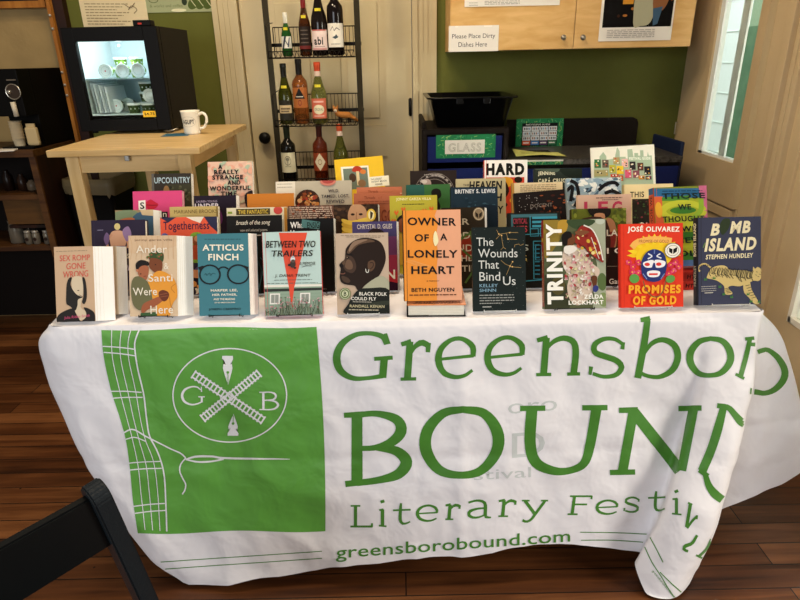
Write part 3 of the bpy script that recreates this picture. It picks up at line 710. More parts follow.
for dx in (-.009, .009): h_.lathe([(.006, 0), (.004, .008), (0, .015)], fo, 8, Matrix.Translation((-.042+dx, -.002, .070)))
for dx in (-.005, .005): h_.lathe([(0, -.0015), (.0018, 0), (0, .0015)], fk, 8, Matrix.Translation((-.042+dx, -.018, .064)))
h_.build('head', fox)
for x_ in (-.026, -.018, .018, .026): MB().tube([(x_, (-.005 if x_ in (-.026, .018) else .005), .034), (x_, (-.005 if x_ in (-.026, .018) else .005), 0)], [.0055, .0035], fk, 8).build('leg', fox)

# ------------------------------------------------------------------ recycling station
BY = 2.8
gx0, gx1 = aty(422, 128, BY).x, aty(509, 130, BY).x; gz = aty(465, 129, BY).z
st = thing('glass_recycling_unit', 'black recycling cabinet with blue GLASS drawer front under the dish tub', 'recycling bin', ((gx0+gx1)/2, BY, 0))
L = Matrix.Translation((-(gx0+gx1)/2, -BY, 0)); sb = mat('17110d', .6, bump=.15, spec=.12)
MB().box(gx0, gx0+.022, BY, BY+.44, 0, gz, sb, L).box(gx1-.022, gx1, BY, BY+.44, 0, gz, sb, L).box(gx0+.022, gx1-.022, BY, BY+.44, gz-.022, gz, sb, L).box(gx0+.022, gx1-.022, BY+.42, BY+.44, 0, gz-.022, sb, L).box(gx0+.022, gx1-.022, BY+.01, BY+.41, 0, .06, sb, L).build('body', st)
MB().box(gx0, gx0+.02, BY-.0, BY+.44, gz, gz+.035, sb, L, bev=.008).build('side_rim', st)
bf = mat('172259', .6, spec=.12); fz1 = gz-.032; fz0 = aty(465, 162, BY).z
fr_ = MB().box(gx0+.026, gx1-.03, BY-.006, BY+.014, fz0, fz1, bf, L, bev=.002).build('drawer_front', st)
MB().box(gx0+.026, gx1-.03, BY-.004, BY+.014, .08, fz0-.03, bf, L, bev=.002).build('lower_front', st)
def patterned(A, x0, y0, x1, y1, seed, n=60):
    A.rect(x0, y0, x1, y1, '24784a'); R = random.Random(seed)
    for i in range(n):
        a = R.random()*6.28; x = R.uniform(x0+1, x1-1); y = R.uniform(y0+1, y1-1); l = 1.6
        A.line([(x-l*math.cos(a), y-l*math.sin(a)), (x+l*math.cos(a), y+l*math.sin(a))], .5, R.choice(['5aa56a', '9cbf6a', '1a5a38', '3f9a70']), False)
def gla(A):
    patterned(A, 436, 134, 496, 158.5, 4, 120)
    A.rect(445, 139.5, 485, 154, 'd9d6cc')
    A.text('GLASS', 448.5, 142.5, 481.5, 152, 'a8a498', .03); A.text('GLASS', 448.9, 142.9, 481.1, 151.6, 'c9c6bb', -.008)
A = Art([(436, 134), (496, 134), (496, 158.5), (436, 158.5)]); gla(A)
a_ = aty(436, 158.5, BY-.008); b2 = aty(496, 134, BY-.008)
m = MB(); A.put(m, b2.x-a_.x, b2.z-a_.z, BY-.0065, .5, x0=(a_.x+b2.x)/2, z0=a_.z, T=L); m.build('printed_label', fr_)
# dish tub
tp_ = aty(468, 128, BY+.05); tcx = aty(468, 110, BY+.2).x
tub_ = thing('dish_tub', 'black plastic bus tub for dirty dishes on top of the recycling cabinet', 'tub', (tcx, BY+.23, gz+.001))
tb = mat('0c0c0d', .22); m = MB(); ht = aty(468, 97, BY+.04).z-gz
rg = [ring3(.155, .17, .03, 0), ring3(.188, .21, .04, ht-.01), ring3(.205, .228, .045, ht-.008), ring3(.207, .23, .045, ht), ring3(.186, .208, .04, ht), ring3(.150, .165, .03, .006)]
loft(m, rg, tb, True, True); m.build('body', tub_)
for s_ in (-1, 1): MB().box(s_*.06-.015, s_*.06+.015, -.236, -.229, ht-.028, ht-.004, tb, bev=.002).build('lip_rib', tub_)
# right-hand low unit
uz = aty(590, 158, BY).z; ux0 = gx1+.004; ux1 = ux0+.80
un = thing('paper_recycling_unit', 'low recycling counter with blue drawer fronts right of the GLASS cabinet', 'recycling bin', ((ux0+ux1)/2, BY, 0))
L = Matrix.Translation((-(ux0+ux1)/2, -BY, 0))
gt = wood('speckled_counter', '262423', '57534e', (60, 60, 60), .35)
MB().box(ux0, ux1, BY-.01, BY+.42, uz-.025, uz, gt, L).build('countertop', un)
MB().box(ux0, ux1, BY+.012, BY+.42, 0, uz-.0255, sb, L).build('body', un)
uw = (ux1-ux0)/2
for k in range(2): MB().box(ux0+uw*k+.02, ux0+uw*(k+1)-.01, BY-.006, BY+.011, .08, uz-.045, bf, L, bev=.002).build('drawer_front', un)
for xa_, xb_ in ((.07, .24), (.48, .64)): MB().box(ux0+xa_, ux0+xb_, BY+.09, BY+.25, uz+.0003, uz+.004, mat('050505', .8), L).build('chute_rim', un)
# green label strip on the counter edge
A = Art([(0, 0), (46, 0), (46, 4), (0, 4)]); patterned(A, 0, 0, 46, 4, 8, 50); A.rect(0, 0, 46, 1.3, 'd5d4cb')
m = MB(); A.put(m, .20, .022, BY-.0105, .5, x0=ux0+.15, z0=uz-.024, T=L); m.build('edge_label', un)
# back panel of the unit
bz1 = aty(575, 118.5, BY+.43).z
pa, pb = aty(507, 130, BY+.43).x, aty(639, 118, BY+.43).x
MB().prism([(pa, uz-.1), (pb, uz-.1), (pb, bz1-.03), (pb-.008, bz1-.01), (pb-.03, bz1), (pa, bz1)], BY+.43, BY+.45, sb, L).build('back_board', un)
MB().box(ux1+.0, ux1+.02, BY+.03, BY+.36, uz-.4, uz+.06, mat('1a2440', .5), L, bev=.01).build('blue_side', un)
# recycling guide poster leaning on the back board
def gp(A):
    patterned(A, 515, 118, 565, 150, 11, 170)
    A.rect(521, 122.5, 558, 146, '15161a'); A.text('RECYCLING GUIDE', 525, 123.3, 550, 124.8, 'e8e8e0')
    R = random.Random(5)
    for r_ in range(4):
        for c_ in range(4):
            x = 522+c_*9; y = 126+r_*4.9
            col = ['c9573a', '3a6fae', '4b3a5c', '2f6a4a'][c_] if r_ == 3 else 'd4dade'
            A.rect(x, y, x+8.3, y+4.4, col)
            if r_ == 3: A.dashes(x+1, x+7, y+1.4, 1.3, 'e8e4dc', c_)
            else:
                for k in range(4): xx = x+1+k*1.8; A.rect(xx, y+1, xx+1.1, y+3.4, R.choice(['3d4a5c', '8a5a4a', '2c2c30', '6a8aa8']))
o = sheet('recycling_poster', 'green bordered recycling guide poster leaning on the dark back board', 'poster', (515, 118, 564, 150), BY+.415, mat('24784a', .6), gp)
yp = aty(531, 149, BY+.2)
ys = MB(); ys.add([(-.10, -.05, .0), (.13, -.075, .0), (.12, .05, .001), (-.10, .06, .02), (0.02, -.062, .008), (.01, .055, .004)], [(0, 4, 5, 3), (4, 1, 2, 5)], mat('d5d57a', .6), True)
for i in range(3): ys.box(-.07, .07-.02*i, -.02+.02*i, -.017+.02*i, .0095+.001*i, .0099+.001*i, mat('8c8c48', .6))
o = ys.build('yellow_note', loc=(yp.x, BY+.10, uz+.006)); tag(o, 'yellow handwritten paper lying on the low counter below the poster', 'note')

# ------------------------------------------------------------------ black folding chair in the foreground
cb = mat('1a1f23', .42, bump=.3, bscale=160); cb2 = mat('0d0f10', .38)
P1 = aty(92, 484, .80); P2 = aty(146, 600, .84)
dr_ = (P2-P1).normalized(); foot = P1+dr_*((0.0-P1.z)/dr_.z)
Q1 = aty(-230, 640, .62); 
side = Vector((-.80, .46, P1.z-.015))-P1
ch = thing('folding_chair', 'black wooden chair back in the lower left foreground', 'chair', (foot.x, foot.y, 0))
L = Matrix.Translation(-Vector((foot.x, foot.y, 0)))
sdir = side.normalized(); ndir = sdir.cross(dr_).normalized()
def beam(mb, a, b, wdir, w, t, m_, rnd=False):
    """flat bar from a to b, width w along wdir, thickness t"""
    d_ = (b-a).normalized(); wd = (wdir-d_*wdir.dot(d_)).normalized(); td_ = d_.cross(wd).normalized()
    ln = (b-a).length; n = 7
    out = []
    if rnd:
        for i in range(n+1): a_ = math.pi*i/n; out.append((w/2*math.cos(a_), w/2-w/2*math.sin(a_)))
        out = [(x, y) for x, y in out]; out = out+[(-w/2, ln), (w/2, ln)]
    else: out = [(-w/2, 0), (w/2, 0), (w/2, ln), (-w/2, ln)]
    import bmesh
    bm = bmesh.new(); f0 = [bm.verts.new(a+wd*x+d_*y-td_*t/2) for x, y in out]; f1 = [bm.verts.new(a+wd*x+d_*y+td_*t/2) for x, y in out]
    bm.faces.new(f0); bm.faces.new(f1[::-1]); k = len(out)
    for i in range(k): bm.faces.new((f0[i], f1[i], f1[(i+1) % k], f0[(i+1) % k]))
    bmesh.ops.recalc_face_normals(bm, faces=bm.faces); bmesh.ops.bevel(bm, geom=[e for e in bm.edges], offset=.003, segments=2, affect='EDGES')
    bm.verts.index_update(); mb.add([v.co.copy() for v in bm.verts], [[v.index for v in f.verts] for f in bm.faces], m_, False, L); bm.free()
for k, off in enumerate((Vector((0, 0, 0)), side)):
    mb = MB(); beam(mb, P1+off, foot+off, ndir, .050, .030, cb, True); mb.build('rear_post', ch)
up = -dr_
a = P1+dr_*.075-ndir*.0
mb = MB(); beam(mb, a+sdir*.004, a+side-sdir*.004, dr_, .112, .018, cb2); mb.build('backrest', ch)
screw = MB().lathe([(.004, 0), (.003, .001), (0, .0012)], mat('8d8d88', .3, .8), 10, L @ Matrix.Translation(a+sdir*.02-ndir*.0) @ ndir.to_track_quat('Z', 'Y').to_matrix().to_4x4() @ Matrix.Translation((0, 0, -.0095)) @ Matrix.Rotation(math.pi, 4, 'X')); screw.build('screw', ch)
zs = .43; s1 = P1+dr_*((zs-P1.z)/dr_.z)
fwd = Vector((side.y, -side.x, 0)).normalized()
if fwd.dot(Vector((dr_.x, dr_.y, 0))) > 0: fwd = -fwd
mb = MB(); A_ = s1+sdir*.015; B_ = s1+side-sdir*.015
mb.add([A_, B_, B_+fwd*.36, A_+fwd*.36]+[p_+Vector((0, 0, .02)) for p_ in (A_, B_, B_+fwd*.36, A_+fwd*.36)], [(0, 3, 2, 1), (4, 5, 6, 7), (0, 1, 5, 4), (1, 2, 6, 5), (2, 3, 7, 6), (3, 0, 4, 7)], cb, False, L); mb.build('seat', ch)
for off in (Vector((0, 0, 0)), side):
    top = s1+off+fwd*.30+Vector((0, 0, -.001)); bot = s1+off+fwd*.38; bot.z = 0
    mb = MB(); beam(mb, top, bot, ndir, .035, .02, cb); mb.build('front_leg', ch)

# ------------------------------------------------------------------ folding table and the printed cloth
T_ = .78; TX0, TX1, TY0, TY1 = -.895, .92, 1.385, 2.14
tt = thing('folding_table', 'folding table hidden under the printed white cloth', 'table', (0.0125, 1.76, 0))
gm = mat('8c8a86', .4, .6)
L = Matrix.Translation((-.0125, -1.76, 0))
MB().box(TX0+.008, TX1-.008, TY0+.008, TY1-.008, T_-.045, T_-.004, mat('c9c6bd', .5), L, bev=.01).build('tabletop', tt)
for X in (TX0+.15, TX1-.15):
    for Y in (TY0+.10, TY1-.10): MB().tube([(X, Y, 0), (X, Y, T_-.046)], .014, gm, 10, T=L).build('leg', tt)
    MB().tube([(X, TY0+.10, .12), (X, TY1-.10, .12)], .010, gm, 8, T=L).build('foot_bar', tt)

def fabric(name, hexc):
    m = bpy.data.materials.new(name); m.use_nodes = True; nt = m.node_tree; b = nt.nodes['Principled BSDF']
    b.inputs['Base Color'].default_value = lin(hexc); b.inputs['Roughness'].default_value = .55
    b.inputs['Sheen Weight'].default_value = .15
    tc = nt.nodes.new('ShaderNodeTexCoord')
    n = nt.nodes.new('ShaderNodeTexNoise'); n.inputs['Scale'].default_value = 9; n.inputs['Detail'].default_value = 3; n.inputs['Distortion'].default_value = .3
    n2 = nt.nodes.new('ShaderNodeTexNoise'); n2.noise_type = 'RIDGED_MULTIFRACTAL'; n2.inputs['Scale'].default_value = 5; n2.inputs['Detail'].default_value = 2; n2.inputs['Distortion'].default_value = .4
    nt.links.new(tc.outputs['Object'], n.inputs['Vector']); nt.links.new(tc.outputs['Object'], n2.inputs['Vector'])
    a = nt.nodes.new('ShaderNodeMath'); a.operation = 'MULTIPLY_ADD'; a.inputs[1].default_value = .35
    nt.links.new(n2.outputs['Fac'], a.inputs[0]); nt.links.new(n.outputs['Fac'], a.inputs[2])
    bp = nt.nodes.new('ShaderNodeBump'); bp.inputs['Strength'].default_value = .62; bp.inputs['Distance'].default_value = .018
    nt.links.new(a.outputs[0], bp.inputs['Height']); nt.links.new(bp.outputs[0], b.inputs['Normal'])
    return m
cw = fabric('white_polyester', 'e9e6e9'); cg = fabric('printed_green', '5aa038'); cgd = fabric('printed_dark_green', '3e7d1f'); cwl = fabric('printed_white', 'e8e8ea')
ghost = fabric('show_through_print', 'c6cbc9')

def P(*a): return [aty(*q) for q in a]
def rim(x, y=TY0): return Vector((x, y, T_+.001))
cols = []
def col(r, pts): cols.append([r]+list(pts))
col(rim(TX0, TY0+.02), P((38.5, 345, 1.40), (50, 388, 1.395), (75, 442, 1.38), (107, 503, 1.355), (140, 548, 1.33), (184, 588, 1.285)))
col(rim(TX0+.02), P((46, 345, 1.375), (62, 392, 1.368), (88, 445, 1.35), (120, 503, 1.32), (152, 545, 1.30), (190, 588, 1.275)))
col(rim(-.845), P((70, 345, 1.372), (82, 392, 1.362), (106, 450, 1.345), (138, 510, 1.315), (164, 548, 1.295), (200, 587, 1.272)))
col(rim(-.735), P((104, 345, 1.37), (118, 405, 1.355), (137, 470, 1.335), (166, 535, 1.305), (222, 584, 1.275)))
for rx, bx, by in ((-.60, 268, 578), (-.42, 313, 573), (-.22, 352, 567), (0, 407, 561), (.2, 462, 556), (.40, 522, 551), (.56, 572, 546), (.67, 606, 551)):
    B = aty(bx, by, 1.285 if rx < .5 else 1.30)
    pts = []
    for t in (.05, .28, .52, .76, 1.0):
        z = T_+(B.z-T_)*t; pts.append(Vector((rx+(B.x-rx)*t, TY0-.012-(TY0-.012-B.y)*t**1.2, z)))
    col(rim(rx), pts)
col(rim(.80), P((704, 335, 1.37), (689, 400, 1.362), (668, 470, 1.35), (652, 520, 1.335), (641, 553, 1.325)))
col(rim(.835), P((716, 340, 1.366), (702, 400, 1.335), (680, 470, 1.295), (657, 530, 1.27), (636, 566, 1.265)))
col(rim(.87), P((737, 345, 1.362), (730, 400, 1.32), (710, 470, 1.27), (681, 540, 1.235), (652, 600, 1.21)))
col(rim(.90), P((754, 342, 1.360), (753, 365, 1.35), (748.5, 400, 1.325), (732, 465, 1.28), (708, 540, 1.24), (674, 599, 1.205)))
col(rim(.912, TY0+.004), P((757, 345, 1.375), (751, 400, 1.36), (733, 475, 1.335), (712, 539, 1.30), (690, 585, 1.27)))
col(rim(TX1, TY0+.012), P((756, 345, 1.40), (747, 400, 1.41), (734, 455, 1.415), (720, 495, 1.42), (708, 522, 1.42)))
col(rim(TX1, TY0+.035), P((769, 335, 1.42), (770, 375, 1.425), (767, 420, 1.43), (762, 460, 1.435), (752, 498, 1.44)))
col(rim(TX1, TY0+.075), P((778, 330, 1.45), (792, 365, 1.455), (801, 400, 1.46), (806, 435, 1.465), (808, 467, 1.47)))
col(rim(TX1, TY0+.16), [Vector((.955, 1.55, .70)), Vector((1.03, 1.56, .45)), Vector((1.10, 1.57, .22))])
col(rim(TX1, TY0+.40), [Vector((.945, 1.79, .70)), Vector((.96, 1.80, .45)), Vector((.97, 1.80, .12))])
col(rim(TX1, TY1-.02), [Vector((.94, 2.15, .70)), Vector((.98, 2.17, .45)), Vector((1.0, 2.18, .10))])
col(rim(TX1-.04, TY1), [Vector((.90, 2.16, .70)), Vector((.92, 2.18, .45)), Vector((.93, 2.20, .10))])
col(rim(.0, TY1), [Vector((0, 2.155, .70)), Vector((0, 2.16, .45)), Vector((0, 2.17, .10))])
col(rim(TX0+.04, TY1), [Vector((-.87, 2.155, .70)), Vector((-.88, 2.17, .45)), Vector((-.88, 2.19, .10))])
col(rim(TX0, TY1-.03), [Vector((-.91, 2.13, .70)), Vector((-.92, 2.14, .45)), Vector((-.92, 2.15, .10))])
col(rim(TX0, 1.75), [Vector((-.905, 1.75, .70)), Vector((-.88, 1.75, .45)), Vector((-.86, 1.75, .12))])
col(rim(TX0, 1.46), [Vector((-.90, 1.46, .70)), Vector((-.862, 1.46, .45)), Vector((-.80, 1.46, .12))])
NR = 96
def resample(pts, n):
    # first a quick roll over the table edge, then down
    d = (pts[1]-pts[0]); out = Vector((d.x, d.y, 0)).normalized()*.006
    pts = [pts[0], pts[0]+out*.6+Vector((0, 0, -.0025)), pts[0]+out+Vector((0, 0, -.010))]+pts[1:]
    c = [Vector(p) for p in catmull([tuple(p) for p in pts], False, 10)]
    l = [0]
    for i in range(1, len(c)): l.append(l[-1]+(c[i]-c[i-1]).length)
    o = []; j = 0
    for i in range(n):
        t = (i/(n-1))**1.06*l[-1]
        while j < len(l)-2 and l[j+1] < t: j += 1
        k = (t-l[j])/max(1e-9, l[j+1]-l[j]); o.append(c[j].lerp(c[j+1], min(1, k)))
    return o
C_ = [resample(c_, NR) for c_ in cols]
nc = len(C_); grid = []
for i in range(nc):
    a = C_[i]; b = C_[(i+1) % nc]; wdt = max((a[r_]-b[r_]).length for r_ in (0, NR//2, NR-1))
    n = max(3, int(wdt/.009))
    if i > 26: n = max(3, int(wdt/.05))
    pz = C_[i-1]; nx = C_[(i+2) % nc]
    for k in range(n):
        t = k/n; colv = []
        for r_ in range(NR):
            p0, p1, p2, p3 = pz[r_], a[r_], b[r_], nx[r_]
            d1 = (p2-p0)*.5; d2 = (p3-p1)*.5; ln = (p2-p1).length
            if d1.length > ln*1.0: d1 = d1*(ln/d1.length)
            if d2.length > ln*1.0: d2 = d2*(ln/d2.length)
            h00 = 2*t**3-3*t*t+1; h10 = t**3-2*t*t+t; h01 = -2*t**3+3*t*t; h11 = t**3-t*t
            colv.append(p1*h00+d1*h10+p2*h01+d2*h11)
        grid.append(colv)
def fract(x, s): return abs((x*s) % 1-.5)*2
for ci, cv in enumerate(grid):
    for r_ in range(NR):
        p = cv[r_]; f = min(1, max(0, (T_-p.z-.01)/.12))
        if p.y < 1.5:
            q = Vector((p.x*3.2, p.z*2.1, 0)); q2 = Vector((p.x*7+p.z*3, p.z*6-p.x*2, 3.3))
            dz_ = .012*noise.noise(q)+.006*noise.noise(q2)+.0025*noise.noise(q2*2.3)
            dz_ -= .011*abs(noise.noise(q2*.8+Vector((9, 2, 1))))+.004*abs(noise.noise(q2*1.9))
            dz_ += .004*math.exp(-((p.x-.155)/.018)**2)-.003*math.exp(-((p.z-.40-.01*p.x)/.016)**2)      # pressed fold lines
            dz_ += .004*math.exp(-((p.x+.06-.25*(p.z-.5))/.03)**2)*math.sin(p.z*17)
            p = p+Vector((0, -1, 0))*dz_*f
            fl = .006*math.sin(p.x*21+1)*max(0, (.3-p.z)/.3)
            cv[r_] = p+Vector((0, fl*f, .007*math.sin(p.x*26)*max(0, (.16-p.z)/.16)))
        if cv[r_].z < .012: cv[r_].z = .012
cl = MB(); n = len(grid)
vs = [p for cv in grid for p in cv]
fs = [(i*NR+j, i*NR+j+1, ((i+1) % n)*NR+j+1, ((i+1) % n)*NR+j) for i in range(n) for j in range(NR-1)]
cl.add(vs, fs, cw, True)
# the top sheet meets the rim
cen = len(vs)
gx = 40; gy = 16
tv = []
for i in range(gx+1):
    for j in range(gy+1):
        X_ = TX0+(TX1-TX0)*i/gx; Y_ = TY0+(TY1-TY0)*j/gy; rc = .022
        for cx_, sg in ((TX1-rc, 1), (TX0+rc, -1)):
            dx_ = (X_-cx_)*sg; dy_ = TY0+rc-Y_
            if dx_ > 0 and dy_ > 0 and math.hypot(dx_, dy_) > rc: l_ = rc/math.hypot(dx_, dy_); X_ = cx_+dx_*l_*sg; Y_ = TY0+rc-dy_*l_
        tv.append(Vector((X_, Y_, T_+.001)))
cl.add(tv, [(i*(gy+1)+j, (i+1)*(gy+1)+j, (i+1)*(gy+1)+j+1, i*(gy+1)+j+1) for i in range(gx) for j in range(gy)], cw, True)
bvh = BVHTree.FromPolygons([tuple(v) for v in vs], fs)

def on_cloth(px, py, off=.0009):
    d = ray(px, py).normalized(); h, nrm, idx, dist = bvh.ray_cast(CP, d)
    if h is None or h.y > 1.6: return None
    if nrm.dot(d) > 0: nrm = -nrm
    return h+nrm*off
def stamp(pts2, faces, m, off=.0009, maxe=.06):

    V = [on_cloth(x, y, off) for x, y in pts2]; ok = []
    for f in faces:
        q = [V[i] for i in f]
        if any(v is None for v in q): continue
        if max((q[i]-q[i-1]).length for i in range(len(q))) > maxe: continue
        ok.append(f)
    used = sorted({i for f in ok for i in f}); mp = {k: i for i, k in enumerate(used)}
    cl.add([V[i] for i in used], [[mp[i] for i in f] for f in ok], m, True)
def stroke(pts, m, off=.0009, w=None, step=2.4, maxe=.05):
    """brush stroke through (x, y[, width])"""
    pts = [(p[0], p[1], (p[2] if len(p) > 2 else w)) for p in pts]
    c = catmull(pts, False, 10) if len(pts) > 2 else catmull(pts, False, 12)
    # thin to regular steps
    q = [c[0]]
    for p in c[1:]:
        if math.hypot(p[0]-q[-1][0], p[1]-q[-1][1]) >= step: q.append(p)
    if q[-1] is not c[-1]: q.append(c[-1])
    k = 4 if max(p[2] for p in q) > 5 else 2; V = []; n = len(q)
    for i, p in enumerate(q):
        a = q[max(i-1, 0)]; b = q[min(i+1, n-1)]; dx, dy = b[0]-a[0], b[1]-a[1]; l = math.hypot(dx, dy) or 1
        for s_ in range(k+1): o_ = (s_/k-.5)*p[2]; V.append((p[0]-dy/l*o_, p[1]+dx/l*o_))
    stamp(V, [(i*(k+1)+s_, (i+1)*(k+1)+s_, (i+1)*(k+1)+s_+1, i*(k+1)+s_+1) for i in range(n-1) for s_ in range(k)], m, off, maxe)

# green field with its logo
Lf = catmull([(101.5, 330), (103, 350), (106, 368), (112, 393), (120, 418), (126, 440), (130, 468), (133, 500), (138, 533)], False, 8)
Rt = [(316.5, 325.5), (325, 530)]
nx_, ny_ = 56, 56; V = []
for j in range(ny_+1):
    t = j/ny_; k = t*(len(Lf)-1); i0 = min(int(k), len(Lf)-2); lx = Lf[i0][0]+(Lf[i0+1][0]-Lf[i0][0])*(k-i0); ly = Lf[i0][1]+(Lf[i0+1][1]-Lf[i0][1])*(k-i0)
    rx = 316.5+8.5*t+3*math.sin(t*3); ry = 326.5+204*t
    for i in range(nx_+1): s_ = i/nx_; V.append((lx+(rx-lx)*s_, ly+(ry-ly)*s_+(1.2*math.sin(s_*9)-5*math.sin(math.pi*s_)*(0))*1.0))
stamp(V, [(j*(nx_+1)+i, j*(nx_+1)+i+1, (j+1)*(nx_+1)+i+1, (j+1)*(nx_+1)+i) for j in range(ny_) for i in range(nx_)], cg, .0010)
WO = .0020
R_ = [(141, 327), (137, 336), (135, 346), (138, 368), (144, 394), (147, 420), (150, 436), (158, 452), (164, 472), (166, 500), (167, 531)]
stroke(R_, cwl, WO, 1.5)
for f in (.27, .52, .77):
    pts = []
    for j in range(9):
        t = j/8; k = t*(len(Lf)-1); i0 = min(int(k), len(Lf)-2); lx, ly = Lf[i0]
        rr = catmull(R_, False, 8); k2 = t*(len(rr)-1); rx, ry = rr[int(k2)][:2]
        ff = f
        pts.append((lx+(rx-lx)*ff, ly+(ry-ly)*ff))
    stroke(pts, cwl, WO, .8)
for (a, b, c, d) in ((103, 346, 135, 349), (104, 352, 135.5, 355.5), (110, 391, 142, 392), (111.5, 398, 143, 397), (126, 463, 161, 461), (127.5, 470, 162, 468), (134, 506, 165, 503), (135, 513, 166, 510)):
    stroke([(a, b), ((a+c)/2, (b+d)/2-.5), (c, d)], cwl, WO, 1.1)
stroke([(123, 433), (133, 429), (146, 436), (160, 443), (172, 449), (181, 453), (186, 457.5)], cwl, WO, 1.4)
stroke([(126, 439), (135, 437), (146, 441)], cwl, WO, 1.1)
def circ(cx, cy, rx, ry, w, m, off, n=40, a0=0, a1=360):
    stroke([(cx+rx*math.cos(math.radians(a0+(a1-a0)*i/n)), cy+ry*math.sin(math.radians(a0+(a1-a0)*i/n))) for i in range(n+1)], m, off, w)
circ(230, 395, 56.8, 46.8, 1.3, cwl, WO)
# needle with thread
stroke([(186, 459, 1.6), (196, 456.2, 2), (212, 456, 2), (222, 457.5, 2), (250, 458.3, 2), (275, 458.5, 1.4), (290, 458.8, .6)], cwl, WO)
stroke([(186, 459, 1.6), (198, 461.5, 1.8), (212, 461, 1.8), (224, 458.5, 1.8)], cwl, WO)
stroke([(186, 457.5), (181, 464), (180, 471), (183, 478), (186, 484), (185, 490), (182.5, 494)], cwl, WO, 1.4)
# railway tracks
def track(a, b, w):
    dx, dy = b[0]-a[0], b[1]-a[1]; l = math.hypot(dx, dy); nx2, ny2 = -dy/l*w/2, dx/l*w/2
    for s_ in (1, -1): stroke([(a[0]+nx2*s_, a[1]+ny2*s_), (b[0]+nx2*s_, b[1]+ny2*s_)], cwl, WO, 1.5)
    nn = 19
    for i in range(nn+1):
        x, y = a[0]+dx*i/nn, a[1]+dy*i/nn; stroke([(x-nx2*1.5, y-ny2*1.5), (x+nx2*1.5, y+ny2*1.5)], cwl, WO, 1.7, step=2.5)
track((194, 374), (263, 420), 6.2); track((203, 418), (259, 373), 6.2)
def nib(cx, cy, s_):
    V = [(-5.6, -14.5), (5.0, -14.5), (5.3, -11.5), (3.6, -10.5), (4.6, -2), (3.2, 4), (0.3, 14.5), (-3.2, 4), (-5.0, -2), (-4.0, -10.5), (-5.8, -11.5)]
    cx_ = [(cx+x*1.0, cy+y*s_) for x, y in V]+[(cx, cy)]
    n_ = len(V); stamp(cx_, [(i, (i+1) % n_, n_) for i in range(n_)], cwl, WO)
    for i in range(8):
        pass
    c2 = [(cx+1.4*math.cos(i*math.pi/4), cy+s_*2+1.4*math.sin(i*math.pi/4)) for i in range(8)]
    stamp(c2+[(cx, cy+s_*2)], [(i, (i+1) % 8, 8) for i in range(8)], cg, WO+.0008)
    stroke([(cx, cy+s_*2), (cx+.2, cy+s_*13)], cg, WO+.0008, .6)
circ(0, 0, 0, 0, 0, cwl, WO, n=0) if False else None
stroke([(201, 389.5, 1.2), (197, 386.6, 1.4), (191, 386.6, 1.6), (185, 389.5, 2.2), (182.3, 395, 2.6), (184.5, 401, 2.3), (191, 404.2, 1.7), (197, 403.6, 1.4), (202, 401.5, 1.4)], cwl, WO, step=1.5)
stroke([(202, 402, 2.0), (202, 397, 2.0)], cwl, WO, step=1.5); stroke([(198.5, 396.5, 1.1), (205, 396.5, 1.1)], cwl, WO, step=2); stroke([(201.5, 386.3, 1), (201.8, 391.5, 1.3)], cwl, WO, step=2)
stroke([(263.5, 392, 2.4), (263.5, 409, 2.4)], cwl, WO, step=2); stroke([(259.5, 392, 1.1), (266, 392, 1.2)], cwl, WO, step=2); stroke([(259.5, 409.2, 1.1), (266, 409.2, 1.2)], cwl, WO, step=2)
stroke([(263.5, 392, 1.2), (270, 391.8, 1.2), (275, 393.5, 1.9), (276, 396.5, 2.2), (273, 399.3, 1.6), (264, 400, 1.1)], cwl, WO, step=1.5); stroke([(268, 400, 1.1), (275, 401, 1.7), (278.3, 404.5, 2.4), (275.5, 408, 1.9), (270, 409.3, 1.3), (263.5, 409.3, 1.2)], cwl, WO, step=1.5)
nib(228, 370, 1); nib(233.5, 424.5, -.75)

